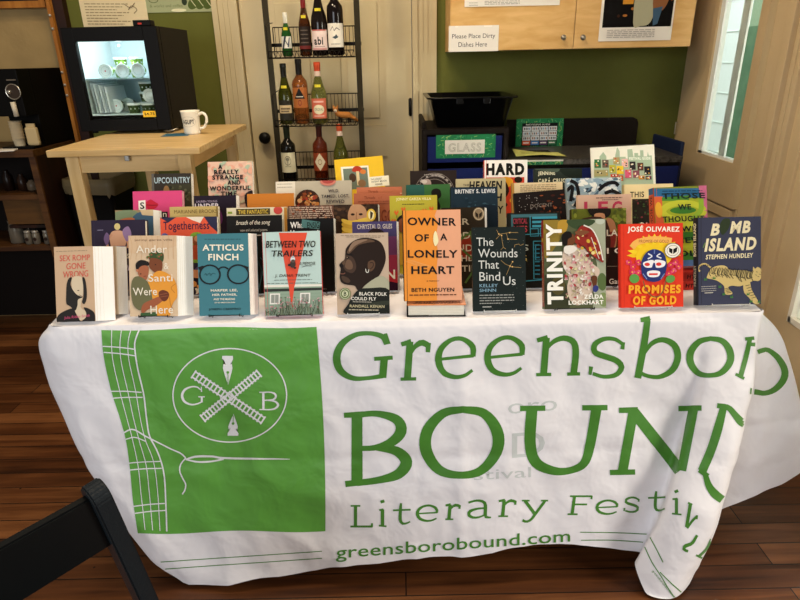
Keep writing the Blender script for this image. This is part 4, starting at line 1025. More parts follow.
GL = {
 'G': [[(.93,.24,1),(.84,.09,.8),(.62,.02,.65),(.36,.05,.75),(.12,.24,1),(.03,.52,1.15),(.10,.80,1.05),(.32,.965,.75),(.60,.97,.6),(.86,.93,.7)],[(.85,.97,1.1),(.88,.56,1.1)],[(.70,.565,.6),(1.03,.545,.6)],[(.90,.03,.5),(.94,.26,.9)]],
 'r': [[(.32,.02,1.1),(.24,.97,1.15)],[(.04,.085,.7),(.36,.02,.9)],[(.02,.975,.55),(.52,.975,.55)],[(.29,.40,.5),(.46,.17,.7),(.70,.05,1),(.92,.13,.9)],[(.92,.06,.8),(.90,.30,.7)]],
 'e': [[(.08,.53,.5),(.96,.46,.55)],[(.95,.48,.8),(.93,.22,1),(.66,.03,.75),(.36,.06,.75),(.10,.28,1),(.04,.58,1.15),(.17,.86,1),(.46,.98,.75),(.72,.95,.6),(.93,.82,.5)]],
 'n': [[(.22,.02,1.1),(.15,.97,1.15)],[(.00,.085,.7),(.25,.02,.9)],[(-.02,.975,.55),(.33,.975,.55)],[(.18,.36,.5),(.38,.13,.7),(.62,.04,.9),(.84,.14,1.05),(.90,.42,1.1),(.85,.97,1.1)],[(.70,.975,.55),(1.0,.975,.55)]],
 's': [[(.93,.12,.55),(.90,.30,.7)],[(.90,.16,.6),(.70,.04,.65),(.42,.03,.75),(.18,.16,.95),(.18,.36,1),(.44,.47,1),(.74,.58,1),(.88,.75,1),(.74,.94,.8),(.42,.985,.65),(.12,.90,.6)],[(.08,.72,.7),(.05,.93,.5)]],
 'b': [[(.33,.0,1.0),(.26,.4,1.1),(.12,1.0,1.1)],[(.18,.02,.7),(.38,.0,.9)],[(.24,.60,.5),(.42,.42,.7),(.66,.36,.85),(.90,.46,1.05),(.97,.66,1.1),(.86,.87,1),(.60,.985,.7),(.34,.97,.6),(.14,.90,.6)]],
 'o': [[(.52,.02,.7),(.25,.10,.9),(.06,.36,1.1),(.06,.66,1.1),(.24,.92,.9),(.50,.98,.7),(.76,.91,.9),(.95,.64,1.1),(.94,.34,1.1),(.77,.09,.9),(.50,.02,.7)]],
 'B': [[(.20,.03,1.05),(.20,.97,1.1)],[(.0,.03,.5),(.30,.03,.6)],[(.02,.985,.6),(.30,.97,.6)],[(.2,.035,.55),(.50,.03,.6),(.80,.12,.9),(.88,.28,1.1),(.74,.43,.9),(.48,.50,.55),(.2,.50,.5)],[(.48,.50,.5),(.80,.56,.9),(.96,.72,1.15),(.84,.88,1),(.56,.95,.7),(.2,.98,.6)]],
 'O': [[(.52,.01,.65),(.26,.07,.85),(.06,.32,1.1),(.04,.62,1.15),(.20,.90,.95),(.46,.985,.7),(.74,.92,.85),(.94,.64,1.1),(.95,.34,1.15),(.78,.07,.9),(.50,.01,.65)]],
 'U': [[(.14,.03,1.15),(.12,.55,1.15),(.19,.84,1.1),(.40,.97,.85),(.60,.965,.7),(.76,.86,.85),(.83,.60,1),(.91,.03,1.05)],[(.0,.02,.55),(.30,.02,.55)],[(.74,.02,.55),(1.04,.02,.55)]],
 'N': [[(.28,.05,1.0),(.16,.97,1.0)],[(.02,.975,.55),(.30,.975,.55)],[(.12,.03,.55),(.33,.03,.6)],[(.28,.05,1.1),(.80,.97,1.2)],[(.95,.03,1.0),(.82,.97,.9)],[(.78,.02,.55),(1.04,.02,.55)]],
 'L': [[(.24,.02,1.05),(.24,.97,1.05)],[(.03,.03,.55),(.45,.03,.55)],[(.02,.97,.6),(.95,.97,.7)],[(.96,.82,.6),(.95,1.0,.7)]],
 'i': [[(.5,.36,1.1),(.5,.97,1.1)],[(.15,.40,.6),(.6,.36,.7)],[(.1,.975,.55),(.95,.975,.55)],[(.45,.02,1.3),(.55,.12,1.3)]],
 't': [[(.45,.0,.7),(.42,.25,1.0),(.40,.78,1.1),(.52,.96,.9),(.72,.97,.6),(.95,.88,.5)],[(.0,.34,.6),(.98,.31,.6)]],
 'a': [[(.06,.14,.7),(.35,.03,.7),(.62,.05,.9),(.76,.24,1.1),(.76,.85,1.1),(.84,.95,.8),(1.0,.96,.5)],[(.76,.44,.5),(.42,.48,.7),(.12,.62,1.0),(.08,.84,1.1),(.28,.97,.8),(.54,.93,.6),(.76,.80,.5)]],
 'y': [[(.12,.03,1.1),(.52,.66,1.1)],[(.0,.02,.55),(.30,.02,.55)],[(.92,.03,.9),(.52,.66,.9),(.34,.92,.8),(.16,1.0,.8),(.02,.93,.9)],[(.76,.02,.55),(1.04,.02,.55)]],
 'F': [[(.30,.03,1.05),(.20,.97,1.1)],[(.12,.03,.6),(1.0,.03,.65)],[(1.0,.0,.5),(.97,.18,.7)],[(.26,.46,.6),(.80,.46,.6)],[(.02,.975,.6),(.42,.975,.6)]],
 'v': [[(.12,.03,1.1),(.52,.95,1.1)],[(.0,.02,.6),(.3,.02,.6)],[(.92,.03,.9),(.52,.95,.9)],[(.76,.02,.55),(1.04,.02,.55)]],
}
def glyph(ch_, x0, y0, x1, y1, w, m=cgd, sl=0.0, off=.0010, maxe=.05, qmap=None):
    """sl: baseline slope (pixels of y per pixel of x)"""
    for st_ in GL[ch_]:
        pts = []
        for (x, y, k) in st_:
            X = x0+(x1-x0)*x; Y = y0+(y1-y0)*y+(X-x0)*sl
            if qmap: X, Y = qmap(x, y)
            pts.append((X, Y, max(.8, k*w*.93)))
        stroke(pts, m, off, maxe=maxe)
for a in (('G', 335, 333, 391, 380, 7.2), ('r', 400, 341, 431, 380, 6.6), ('e', 437, 338, 475, 378, 6.4), ('e', 486, 337, 524, 375.5, 6.4), ('n', 537, 337, 580, 375.5, 6.6),
          ('s', 588, 338, 626, 377.5, 6.4), ('b', 632, 319, 679, 378, 6.8), ('o', 688, 338, 732, 376.5, 7.0)): glyph(*a, sl=-.02)
glyph('B', 344, 413, 409, 485, 11, sl=-.05); glyph('O', 423, 408.5, 501, 476, 11); glyph('U', 520, 407, 604, 473, 10.5, sl=-.01); glyph('N', 608, 408.5, 698, 474, 10.5, sl=-.02)
# the D, r and o ride over the corner fold
stroke([(723.5, 407, 7), (718, 428, 9), (711, 450, 9), (702, 471, 9)], cgd); stroke([(717, 405.5, 5), (728, 407.5, 5.5), (735, 415, 6.5), (740, 421, 8), (744, 424, 7.5)], cgd, maxe=.02)
stroke([(699, 470, 4.5), (708, 476, 5)], cgd); stroke([(705, 474, 5), (709, 486, 7), (715, 494, 8.5), (722, 499.5, 8)], cgd, maxe=.02)
stroke([(750, 338, 4.5), (746, 356, 5), (740.5, 376, 5)], cgd); stroke([(745, 339, 3.5), (754, 338, 3.5)], cgd); stroke([(735.5, 374, 3), (744, 378.5, 3)], cgd); stroke([(747, 344, 3), (755, 344.5, 4)], cgd, step=2)
stroke([(757.5, 352, 4.5), (762, 350.3, 4.8), (768, 350, 4.6), (778, 358, 6), (784.5, 370, 7), (783, 380, 7), (775, 389, 6), (765, 393, 5), (757, 392, 5.5), (750, 391, 6)], cgd, maxe=.03)
for a in (('L', 350, 505, 373, 527, 3.3), ('i', 378, 499, 387, 526, 3.3), ('t', 393, 503, 411, 524, 3.2), ('e', 416.5, 505, 438, 521, 3.1), ('r', 445, 504, 461, 519.5, 3.2), ('a', 467, 500, 491, 518, 3.2),
          ('r', 498, 499.5, 517, 516.5, 3.2), ('y', 522, 500, 547, 521.5, 3.2), ('F', 567, 495.5, 592, 514.5, 3.1), ('e', 596, 500, 618, 514, 2.9), ('s', 623, 497, 640, 512, 2.9), ('t', 648, 491, 666, 511, 3.1), ('i', 671, 489, 682, 514, 3.1)): glyph(*a, sl=0.0 if a[0] != 'i' else .1)
stroke([(690.5, 503, 3.5), (686.5, 527, 3.2)], cgd, step=2); stroke([(688, 502.5, 2), (692, 505, 2)], cgd, step=2); stroke([(697, 516, 2.5), (692, 521, 2.4), (687, 528, 2.4)], cgd, step=2); stroke([(697, 515, 2), (696.5, 519, 2)], cgd, step=1.5)
stroke([(697, 535, 2.6), (692, 543, 3.2), (685, 546, 3.6), (684, 549.5, 3), (688, 551, 2.5)], cgd, step=2)
stroke([(711, 539, 2.2), (706, 549, 2.4), (699, 556, 2.6)], cgd, step=2); stroke([(696, 555, 2), (702, 558, 2)], cgd, step=2)
def cloth_text(s, x0, y0, x1, y1, h, m, bold=0.0, off=.0010, italic=0.0):
    vs_, fs_ = text2d(s, bold); ax = min(v[0] for v in vs_); bx = max(v[0] for v in vs_)
    V = []
    for x, y in vs_:
        t = (x-ax)/(bx-ax); V.append((x0+(x1-x0)*t+italic*y*h, y0+(y1-y0)*t-y*h-math.sin(t*math.pi)*0.0))
    V, fs_ = fine2d(V, fs_, 5.0)
    stamp(V, fs_, m, off)
cloth_text('greensborobound.com', 336, 558, 570, 541, 17.0, cgd, .006, off=.0018)
for (a, b, c, d) in ((143, 563, 322, 551), (148, 570, 322, 558)): stroke([(a, b), ((a+c)/2, (b+d)/2), (c, d)], cgd, .0012, .8)
stroke([(580, 532), (615, 532.5), (647, 534)], cgd, .0012, .8); stroke([(581, 540), (612, 540), (643, 542)], cgd, .0012, .8)
stroke([(649, 535), (656, 548), (663, 562)], cgd, .0012, 1.0); stroke([(645, 547), (652, 562), (661, 576), (668, 588), (674, 597)], cgd, .0012, 1.0); stroke([(660, 572), (669, 581), (681, 592)], cgd, .0012, 1.0)
def small_rot(s, a, b, h):
    vs_, fs_ = text2d(s, 0); bx = max(v[0] for v in vs_); dx, dy = b[0]-a[0], b[1]-a[1]; l = math.hypot(dx, dy)
    stamp([(a[0]+dx*x/bx-dy/l*y*(-h), a[1]+dy*x/bx-dx/l*y*h) for x, y in vs_], fs_, cgd, .0012)
small_rot('greensborobound.com', (652, 571), (674, 598), 3.5)
# faint show-through of the print on the far side
cloth_text('oro', 508, 414, 557, 410, 22, ghost, .0, off=.0005); cloth_text('D', 512, 458, 545, 455, 36, ghost, .0, off=.0005); cloth_text('stival', 474, 480, 531, 477, 15, ghost, off=.0005)
clo = cl.build('tablecloth'); tag(clo, 'white printed cloth with green festival lettering draped over the long table', 'tablecloth')
# hemmed edge thickness comes from a solidify of the sheet only

# ------------------------------------------------------------------ the books
LEAN = math.radians(20)
ROWY = {1: 1.402, 2: 1.56, 3: 1.69, 4: 1.82, 5: 1.95}
LIFT = {1: 0, 2: 0, 3: 0, 4: .0305, 5: .0805}
pageM = mat('efe9d8', .8, bump=.2, bscale=300); pageW = mat('f4f3ee', .8)
GROUP = 'books standing face out on the printed tablecloth'
def fit_height(px, pt, yb, zb, lean=LEAN):
    h = .2
    for _ in range(25): p = aty(px, pt, yb+h*math.sin(lean)); h = (p.z-zb)/math.cos(lean)
    return h
def book(label, row, xl, xr, pt, cover, t=.024, art=None, quad=None, hard=False, spine=None, yaw=0, roll=0, yb=None, lift=None,
         h=None, w=None, name=None, spine_art=None, dx=0, stand='black', back=None, page=None, fan=0.0):
    """xl, xr, pt: left, right and top of the front cover; the base stands in its display row"""
    yb = yb or ROWY[row]; zb = T_+.0015+(LIFT[row] if lift is None else lift)+t*math.sin(LEAN)+(.0035 if stand else .0003)
    cx = (xl+xr)/2
    hh = h or fit_height(cx, pt, yb, zb); yt = yb+hh*math.sin(LEAN)*.5
    a = aty(xl, (pt+320)/2 if row == 1 else pt, yt if row == 1 else yb+hh*math.sin(LEAN)).x; b = aty(xr, (pt+320)/2 if row == 1 else pt, yt if row == 1 else yb+hh*math.sin(LEAN)).x
    ww = w or (b-a)/math.cos(math.radians(yaw))
    name = name or ('hardcover_book' if hard else 'paperback_book')
    root = thing(name, label, 'book', ((a+b)/2+dx, yb, zb), (0, 0, 0), GROUP)
    root.rotation_mode = 'XYZ'
    R = Matrix.Rotation(math.radians(yaw), 4, 'Z') @ Matrix.Rotation(-LEAN, 4, 'X') @ Matrix.Rotation(math.radians(roll), 4, 'Y')
    root.rotation_euler = R.to_euler()
    cm = mat(cover, .5, spec=.12); sm = mat(spine or cover, .4); bm_ = mat(back or spine or cover, .4)
    ct = .0022 if hard else .0005; ins = .003 if hard else .0006
    mb = MB()
    mb.box(-ww/2, ww/2, 0, ct, 0, hh, cm)
    mb.add([(-ww/2, t-ct, 0), (ww/2+fan, t-ct, 0), (ww/2+fan, t, 0), (-ww/2, t, 0), (-ww/2, t-ct, hh), (ww/2+fan, t-ct, hh), (ww/2+fan, t, hh), (-ww/2, t, hh)], [(0,3,2,1),(4,5,6,7),(0,1,5,4),(1,2,6,5),(2,3,7,6),(3,0,4,7)], bm_)
    if hard:                                       # rounded case spine
        n = 6; vs = []
        for i in range(n+1):
            ang_ = math.pi*i/n; vs += [(-ww/2-.0025*math.sin(ang_), t/2-(t/2)*math.cos(ang_), 0), (-ww/2-.0025*math.sin(ang_), t/2-(t/2)*math.cos(ang_), hh)]
        mb.add(vs, [(2*i, 2*i+1, 2*i+3, 2*i+2) for i in range(n)], sm, True)
        mb.box(-ww/2+.0065, -ww/2+.0075, -.00025, .0, 0, hh, sm)
    else: mb.box(-ww/2, -ww/2+ct, ct, t-ct, 0, hh, sm)
    q = quad or [(xl, pt), (xr, pt), (xr, pt+(xr-xl)*hh/ww*.96), (xl, pt+(xr-xl)*hh/ww*.96)]
    if art: A = Art(q); art(A); A.put(mb, ww, hh, 0)
    if spine_art:
        S = Art([(0, 0), (10, 0), (10, 100), (0, 100)]); spine_art(S)
        for k, (Pq, F, c_) in enumerate(S.items):
            mb.add([(-ww/2-(.0031 if hard else .0003)-.00005*k, t*(1-u), v*hh) for u, v in Pq], F, mat(c_, .4))
    mb.build('cover', root)
    pb = MB(); a_, b_, c_, d_ = -ww/2+ct+.0005, ww/2-ins, ct+.0001, t-ct-.0001; e_, g_ = ins, hh-ins
    pb.add([(a_, c_, e_), (b_, c_, e_), (b_+fan, d_, e_), (a_, d_, e_), (a_, c_, g_), (b_, c_, g_), (b_+fan, d_, g_), (a_, d_, g_)], [(0,3,2,1),(4,5,6,7),(0,1,5,4),(1,2,6,5),(2,3,7,6),(3,0,4,7)], page or pageM)
    # leaf edges read as fine lines along the fore-edge
    for k in range(int(t/.004)): yk = ct+.002+k*.004; fx = fan*yk/t; pb.box(ww/2-ins+fx, ww/2-ins+.00025+fx, yk, yk+.0006, ins+.001, hh-ins-.001, mat('d2c8b0', .8))
    pb.build('page_block', root)
    if stand:
        sm_ = {'black': mat('141414', .35, .4), 'clear': mat('d8dad8', .15, trans=.0), 'white': mat('cfccc4', .3)}[stand]
        st_ = thing('book_stand', 'wire book stand holding the '+label, 'stand', root.location.copy(), root.rotation_euler.copy(), 'wire stands under the books')
        words = label.split(); st_['label'] = 'small display stand under the '+' '.join(words[:10])
        m = MB(); wq = ww*.30; fy = -.004; r_ = .0011
        lz_ = -.0018
        # sits on its own feet: front lip, two runners and a rear prop
        for s_ in (-1, 1):
            m.tube(catmull([(s_*wq, -.0055, .004), (s_*wq, -.006, -.0005), (s_*wq, -.003, lz_), (s_*wq, t*.6, lz_), (s_*wq, t+.004, lz_+.001), (s_*wq, t+.0045, hh*.30), (s_*wq*.8, t+.0045, hh*.55)], False, 4), r_, sm_, 6)
        m.tube([(-wq, -.0055, .0005), (wq, -.0055, .0005)], r_, sm_, 6); m.tube([(-wq*.8, t+.0045, hh*.55), (wq*.8, t+.0045, hh*.55)], r_, sm_, 6)
        if row in (1, 2, 3):
            ca, sa = math.cos(LEAN), math.sin(LEAN); lz0 = T_+.0025-zb
            top_ = Vector((0, t+.0045, hh*.55)); wz = math.sin(LEAN)*0
            base = R.inverted() @ Vector((0, t+.062, lz0)); m.tube([top_, base], r_, sm_, 6)
        m.build('wire_frame', st_)
    return root

W_ = 'f2ead6'
def sexromp(A):
    A.dashes(62, 245, 93, 3, '8a7a60', 1)
    for t, x0, x1, y0, y1 in (('SEX ROMP', 84, 262, 120, 156), ('GONE', 124, 236, 170, 208), ('WRONG', 106, 252, 220, 260)): A.text(t, x0, y0, x1, y1, 'd4584c')
    A.poly([(160, 262), (215, 262), (224, 330), (222, 380), (214, 420), (212, 455), (240, 480), (260, 520), (180, 535), (150, 520), (170, 480), (185, 440), (175, 400), (160, 340)], 'd9c6a8', True)
    A.poly([(140, 265), (158, 262), (150, 300), (165, 340), (190, 372), (220, 390), (195, 402), (192, 440), (178, 470), (150, 440), (128, 420), (126, 360), (128, 300)], '2a2622', True)
    A.poly([(218, 265), (234, 275), (244, 340), (244, 400), (232, 432), (218, 420), (226, 380), (224, 320)], '2a2622', True)
    A.poly([(80, 495), (110, 470), (165, 455), (185, 490), (205, 530), (205, 549), (78, 530)], '26221f', True)
    A.poly([(228, 455), (262, 468), (290, 498), (292, 549), (215, 548), (240, 520), (242, 490)], '26221f', True)
    A.ell(196, 345, 6, 3, '3a2a22'); A.line([(200, 372), (215, 382), (222, 386)], 3, '7a5a48'); A.text('Julia Ridley Smith', 118, 500, 264, 522, 'd4507a')
book('cream paperback with a dark bobbed haircut portrait, leftmost of the front row', 1, 55, 94, 246.5, 'cfae8d', .024, sexromp, [(47, 66), (277, 68), (295, 550), (75, 530)], yaw=0, page=pageW, stand=None, fan=.040, yb=1.392, lift=.0)
book('thick white-edged book directly behind the haircut portrait paperback', 1, 77, 109, 246.5, 'd9c7ac', .030, None, yaw=0, yb=1.428, stand=None, page=pageW, w=.118, fan=.012, dx=.006, lift=.0)

def ander(A):
    A.poly([(64, 60), (322, 60), (322, 120), (200, 150), (64, 160)], 'd5b693', True)
    for i in range(9): A.line([(70+i*30, 60), (80+i*28, 120), (66+i*30, 200)], 2, 'c9a37b')
    A.text('jenny garza villa', 96, 80, 300, 94, '6a4a30')
    A.poly([(170, 200), (180, 160), (215, 150), (250, 170), (245, 215), (220, 200), (190, 210)], '3e4f2c', True)
    for x, y in ((180, 170), (205, 160), (235, 172), (165, 188), (222, 182)): A.ell(x, y, 10, 8, '5a6a34'); A.ell(x+4, y+3, 5, 4, 'a04a3a')
    A.poly([(175, 200), (190, 192), (225, 200), (243, 220), (240, 260), (225, 285), (200, 280), (180, 262), (168, 240)], '7a4428', True)
    A.poly([(95, 225), (125, 203), (165, 215), (168, 235), (140, 240), (115, 260), (98, 262)], '1c1613', True)
    A.poly([(112, 250), (135, 236), (160, 240), (166, 262), (158, 300), (145, 322), (118, 310), (104, 280)], 'a86444', True)
    A.poly([(200, 278), (240, 270), (290, 300), (318, 345), (325, 420), (300, 460), (285, 500), (275, 538), (205, 538), (190, 450), (165, 400), (160, 330)], 'e59a36', True)
    A.poly([(66, 330), (90, 300), (125, 306), (160, 340), (178, 410), (170, 450), (130, 470), (105, 500), (68, 470), (58, 400)], '6d6a48', True)
    A.poly([(126, 462), (170, 440), (220, 420), (240, 430), (235, 450), (190, 480), (150, 496), (120, 520), (110, 500)], 'a05a3a', True)
    A.poly([(218, 395), (240, 382), (268, 392), (278, 412), (266, 440), (245, 450), (228, 434), (218, 416)], '6a3520', True)
    A.line([(222, 410), (268, 402)], 3, '9a5a3c'); A.line([(224, 424), (270, 418)], 3, '9a5a3c'); A.poly([(108, 515), (200, 512), (205, 538), (105, 537)], '3c5a34')
    A.line([(318, 345), (290, 370), (310, 400)], 2.5, 'b06f20'); A.line([(280, 420), (285, 470), (300, 500)], 2.5, 'b06f20')
    A.ell(120, 285, 4, 3, '2a1a14'); A.ell(205, 232, 4, 3, '2a1a14'); A.line([(136, 300), (150, 298)], 3, '6a2a22'); A.ell(102, 265, 7, 9, 'c07a58')
    for t, x0, y0, x1, y1 in (('Ander', 102, 118, 272, 162), ('&', 252, 222, 280, 260), ('Santi', 162, 288, 300, 332), ('Were', 70, 366, 208, 412), ('Here', 166, 474, 300, 522)): A.text(t, x0, y0, x1, y1, 'f0e6d2', .006)
book('tan paperback with a green-shirted and an orange-shirted person embracing', 1, 129, 177, 235.5, 'd8bd9c', .032, ander, [(64, 60), (322, 60), (326, 540), (42, 534)], yaw=0, roll=.8, page=pageW, fan=.030, yb=1.402)

def atticus(A):
    A.dashes(92, 295, 82, 3, '2a4a50', 3)
    A.text('ATTICUS', 80, 114, 310, 150, W_, .028); A.text('FINCH', 112, 168, 280, 206, W_, .028)
    for (x0, y0, x1, y1) in ((80, 147, 108, 151), (118, 147, 140, 151), (150, 147, 172, 151), (80, 113, 108, 116)): pass
    A.ring(120, 287, 56, 54, 9, '171a1c'); A.ring(277, 287, 58, 54, 9, '171a1c'); A.line([(170, 256), (185, 246), (205, 246), (222, 256)], 8, '171a1c')
    A.poly([(50, 246), (78, 236), (92, 238), (64, 262)], '171a1c'); A.poly([(338, 246), (312, 236), (300, 238), (328, 262)], '171a1c')
    A.line([(90, 290), (98, 280), (104, 292), (118, 278), (124, 292), (136, 280), (152, 284)], 2, '173a40')
    for t, x0, x1, y0, y1 in (('HARPER LEE,', 124, 272, 372, 388), ('HER FATHER,', 132, 268, 398, 413), ('AND THE MAKING', 138, 256, 424, 436), ('OF AN AMERICAN ICON', 144, 256, 446, 453)): A.text(t, x0, y0, x1, y1, W_, .02)
    A.text('JOSEPH CRESPINO', 112, 482, 286, 497, '14282e', .02)
book('teal paperback with round black spectacles on the cover, front row', 1, 198.5, 249.5, 233.5, '427c88', .026, atticus, [(50, 54), (336, 48), (338, 525), (60, 526)], page=pageW, stand='black', fan=.016)

def between(A):
    A.poly([(46, 372), (412, 355), (412, 548), (75, 548)], '8fa491'); A.rect(46, 360, 415, 374, 'e9e6da')
    A.poly([(60, 384), (415, 382), (415, 398), (60, 402)], '2f332e')
    for k in range(6): A.line([(70, 420+k*22), (415, 416+k*22)], 1.5, '7d9280')
    for x0 in (98, 276): A.rect(x0, 412, x0+60, 478, 'e8e6de'); A.rect(x0+8, 420, x0+52, 470, '8f948c'); A.rect(x0+28, 420, x0+31, 470, 'dcdad0')
    A.poly([(144, 42), (310, 42), (240, 380), (232, 470), (246, 520), (222, 480), (210, 380)], 'df5138')
    R = random.Random(7)
    for i in range(110):
        x = R.uniform(80, 405); b = 545; t_ = R.uniform(0, 1); hgt = (90 if 150 < x < 400 else 45)*R.uniform(.4, 1.2)
        x2 = x+R.uniform(-25, 25); A.line([(x, b), ((x+x2)/2+3, b-hgt/2), (x2, b-hgt)], 2.2, R.choice(['4f5a46', '6f7a60', '8b9580', '3d4638'])); A.ell(x2, b-hgt, 4, 4, R.choice(['c07a86', 'a3a894', '5d6850', 'd0a0a8']), n=7)
    A.text('BETWEEN TWO', 70, 92, 360, 134, '1a1a1c', .012, .12); A.text('TRAILERS', 104, 150, 346, 188, '1a1a1c', .012, .12)
    A.ell(230, 206, 14, 18, 'd6dde0'); A.ell(230, 190, 8, 6, 'a8b6bc'); A.ell(230, 236, 17, 22, '3e3430'); A.ell(210, 240, 9, 8, '2c2624'); A.ell(244, 258, 7, 6, '2c2624'); A.ell(232, 216, 12, 10, '5a4a44')
    A.text('A MEMOIR', 268, 222, 362, 244, '2a2a2c', .0, .1); A.line([(282, 254), (312, 247), (342, 249)], 3, '2a2a2c')
    A.text('J. DANA TRENT', 126, 296, 336, 318, '1f2224', .006, .1); A.dashes(122, 345, 330, 3, '4a5a58', 2); A.dashes(80, 380, 350, 3, '4a5a58', 4)
book('pale blue book with a red wedge above a trailer home, front row', 1, 264.5, 322, 231.5, 'bcd4cf', .018, between, [(46, 40), (384, 30), (412, 548), (75, 548)], hard=True, spine='d0504e', page=mat('d8697a', .7), stand='black', roll=-.6)

def blackfolk(A):
    A.poly([(50, 75), (340, 65), (350, 120), (352, 330), (60, 330)], 'c0aa94'); A.dashes(80, 320, 84, 3, '7a6a58', 3); A.dashes(110, 300, 92, 3, '7a6a58', 5)
    head = [(108, 190), (112, 160), (140, 125), (190, 100), (250, 100), (300, 120), (325, 165), (332, 215), (322, 260), (305, 300), (290, 320), (250, 345), (215, 375), (195, 400), (180, 398), (165, 375), (140, 370), (110, 366), (88, 352), (80, 325), (82, 300), (84, 275), (76, 256), (86, 240), (104, 222)]
    A.poly(head, '271b15', True)
    A.poly([(150, 130), (190, 108), (240, 105), (270, 118), (230, 125), (180, 140), (150, 170), (128, 190), (118, 176)], '5c4636', True); A.poly([(150, 122), (190, 108), (230, 108), (200, 122), (160, 145), (132, 178), (128, 160)], '8a705c', True)
    A.poly([(110, 200), (135, 200), (160, 225), (170, 270), (150, 300), (115, 290), (98, 262), (104, 240)], '46342a', True); A.poly([(118, 225), (138, 228), (150, 250), (148, 275), (125, 280), (108, 262)], '6a5140', True); A.poly([(96, 236), (106, 226), (108, 246), (92, 262), (84, 256)], '5c4636', True); A.poly([(90, 318), (120, 325), (140, 345), (125, 358), (98, 345)], '4a382d', True)
    A.poly([(114, 195), (135, 188), (150, 196), (135, 201)], '1a1310', True); A.ell(122, 212, 9, 5, '1a1310'); A.ell(119, 211, 3, 2.5, 'a08a72')
    A.poly([(78, 258), (90, 246), (100, 262), (88, 268)], '1a1310', True); A.line([(82, 295), (100, 290), (112, 296)], 5, '2a1a15'); A.line([(84, 305), (100, 306), (110, 300)], 5, '7a4e40')
    A.poly([(236, 235), (262, 225), (275, 245), (268, 275), (248, 290), (234, 268)], '5a4232', True); A.line([(245, 240), (262, 240), (262, 262), (248, 275)], 4, '2a1e18')
    A.line([(222, 275), (226, 292), (236, 295), (240, 278)], 4, 'd8d6cc')
    A.poly([(210, 385), (300, 315), (352, 345), (352, 400), (280, 395)], 'a9a890', True); A.poly([(120, 538), (130, 480), (180, 400), (250, 385), (355, 395), (365, 540)], '1f211c', True)
    A.poly([(200, 480), (352, 455), (354, 478), (220, 500)], '33372d', True)
    A.text('BLACK FOLK', 190, 408, 342, 428, 'f0ece0', .012); A.text('COULD FLY', 146, 437, 284, 456, 'f0ece0', .012); A.dashes(156, 260, 464, 3, 'c9c4b6', 2)
    A.text('RANDALL KENAN', 140, 482, 330, 498, 'c9bf98', .012); A.dashes(135, 300, 508, 6, 'b0a890', 8)
    A.ell(112, 420, 32, 34, '6d7a52'); A.ring(112, 420, 26, 28, 2.5, 'd0d2b4'); A.ell(112, 420, 17, 18, 'c8cdaa'); A.text('B', 105, 408, 120, 432, '2f3a24', .02)
book('sepia paperback with a dark profile portrait, front row', 1, 336.5, 389, 233, 'bfa790', .014, blackfolk, [(50, 75), (342, 65), (360, 530), (72, 542)], stand='clear', roll=0)

def owner(A):
    A.poly([(206, 48), (330, 48), (330, 468), (206, 468), (208, 400), (204, 330), (212, 250), (202, 180), (212, 110), (196, 80)], 'e3a582')
    for i in range(7): A.line([(55+i*12, 290+i*4), (90+i*14, 285+i*5), (120+i*12, 296+i*3)], 2.5, 'eaa25a')
    for t, x0, y0, x1, y1 in (('OWNER', 68, 88, 298, 124), ('OF', 100, 164, 168, 198), ('A', 222, 160, 256, 192), ('LONELY', 66, 236, 306, 272), ('HEART', 82, 310, 290, 346)): A.text(t, x0, y0, x1, y1, '14161a', .022)
    A.poly([(196, 152), (202, 150), (208, 165), (214, 195), (206, 212), (198, 218), (190, 200), (190, 170)], 'f0e6b4', True); A.text('a memoir', 156, 374, 218, 381, '3a2a20'); A.text('BETH NGUYEN', 82, 410, 290, 428, '14161a', .02); A.dashes(72, 300, 440, 5, '5a3020', 3)
QO = [(46, 58), (318, 48), (328, 468), (48, 470)]
book('orange and peach hardback with large black capitals, standing on its own lying copy', 1, 404, 461, 210, 'e8923a', .022, owner, QO, hard=True, spine='1b1713', lift=.0335, stand=None, page=pageM, back='1b1713')
ob = thing('hardcover_book', 'orange hardback lying flat, spine left, under the standing orange copy', 'book', (aty(436, 312, 1.42).x, 1.395, T_+.0018), (0, 0, math.radians(-1.5)), 'books lying on the cloth')
m = MB(); w_ = .147; m.box(-w_/2, w_/2, 0, .215, .0305, .0327, mat('e0925e', .4)); m.box(-w_/2, w_/2, 0, .215, 0, .0022, mat('1b1713', .4)); m.box(-w_/2-.002, -w_/2, 0, .215, 0, .0327, mat('1b1713', .4))
A = Art([(0, 0), (100, 0), (100, 150), (0, 150)]); A.rect(48, 0, 100, 150, 'dc9a78'); A.text('BETH NGUYEN', 14, 136, 90, 141, '2a1a14', .02); A.dashes(10, 92, 144, 2, '5a3020', 3)
m.add([((u-.5)*w_, v*.215, .0329+.00005*i) for i, (Pq, F, c_) in enumerate(A.items) for u, v in Pq][:0], [], mat('000000', .5))
for i, (Pq, F, c_) in enumerate(A.items): m.add([((u-.5)*w_, v*.215, .0329+.00006*i) for u, v in Pq], F, mat(c_, .4))
m.box(-w_/2, -.02, -.0002, .001, .0, .004, mat('1b1713', .4)); m.build('cover', ob)
pb = MB().box(-w_/2+.002, w_/2-.004, .004, .211, .0023, .0304, pageM)
for k in range(6): pb.box(-w_/2+.004, w_/2-.006, .0037, .004, .005+k*.0042, .0056+k*.0042, mat('cfc5ae', .8))
pb.build('page_block', ob)

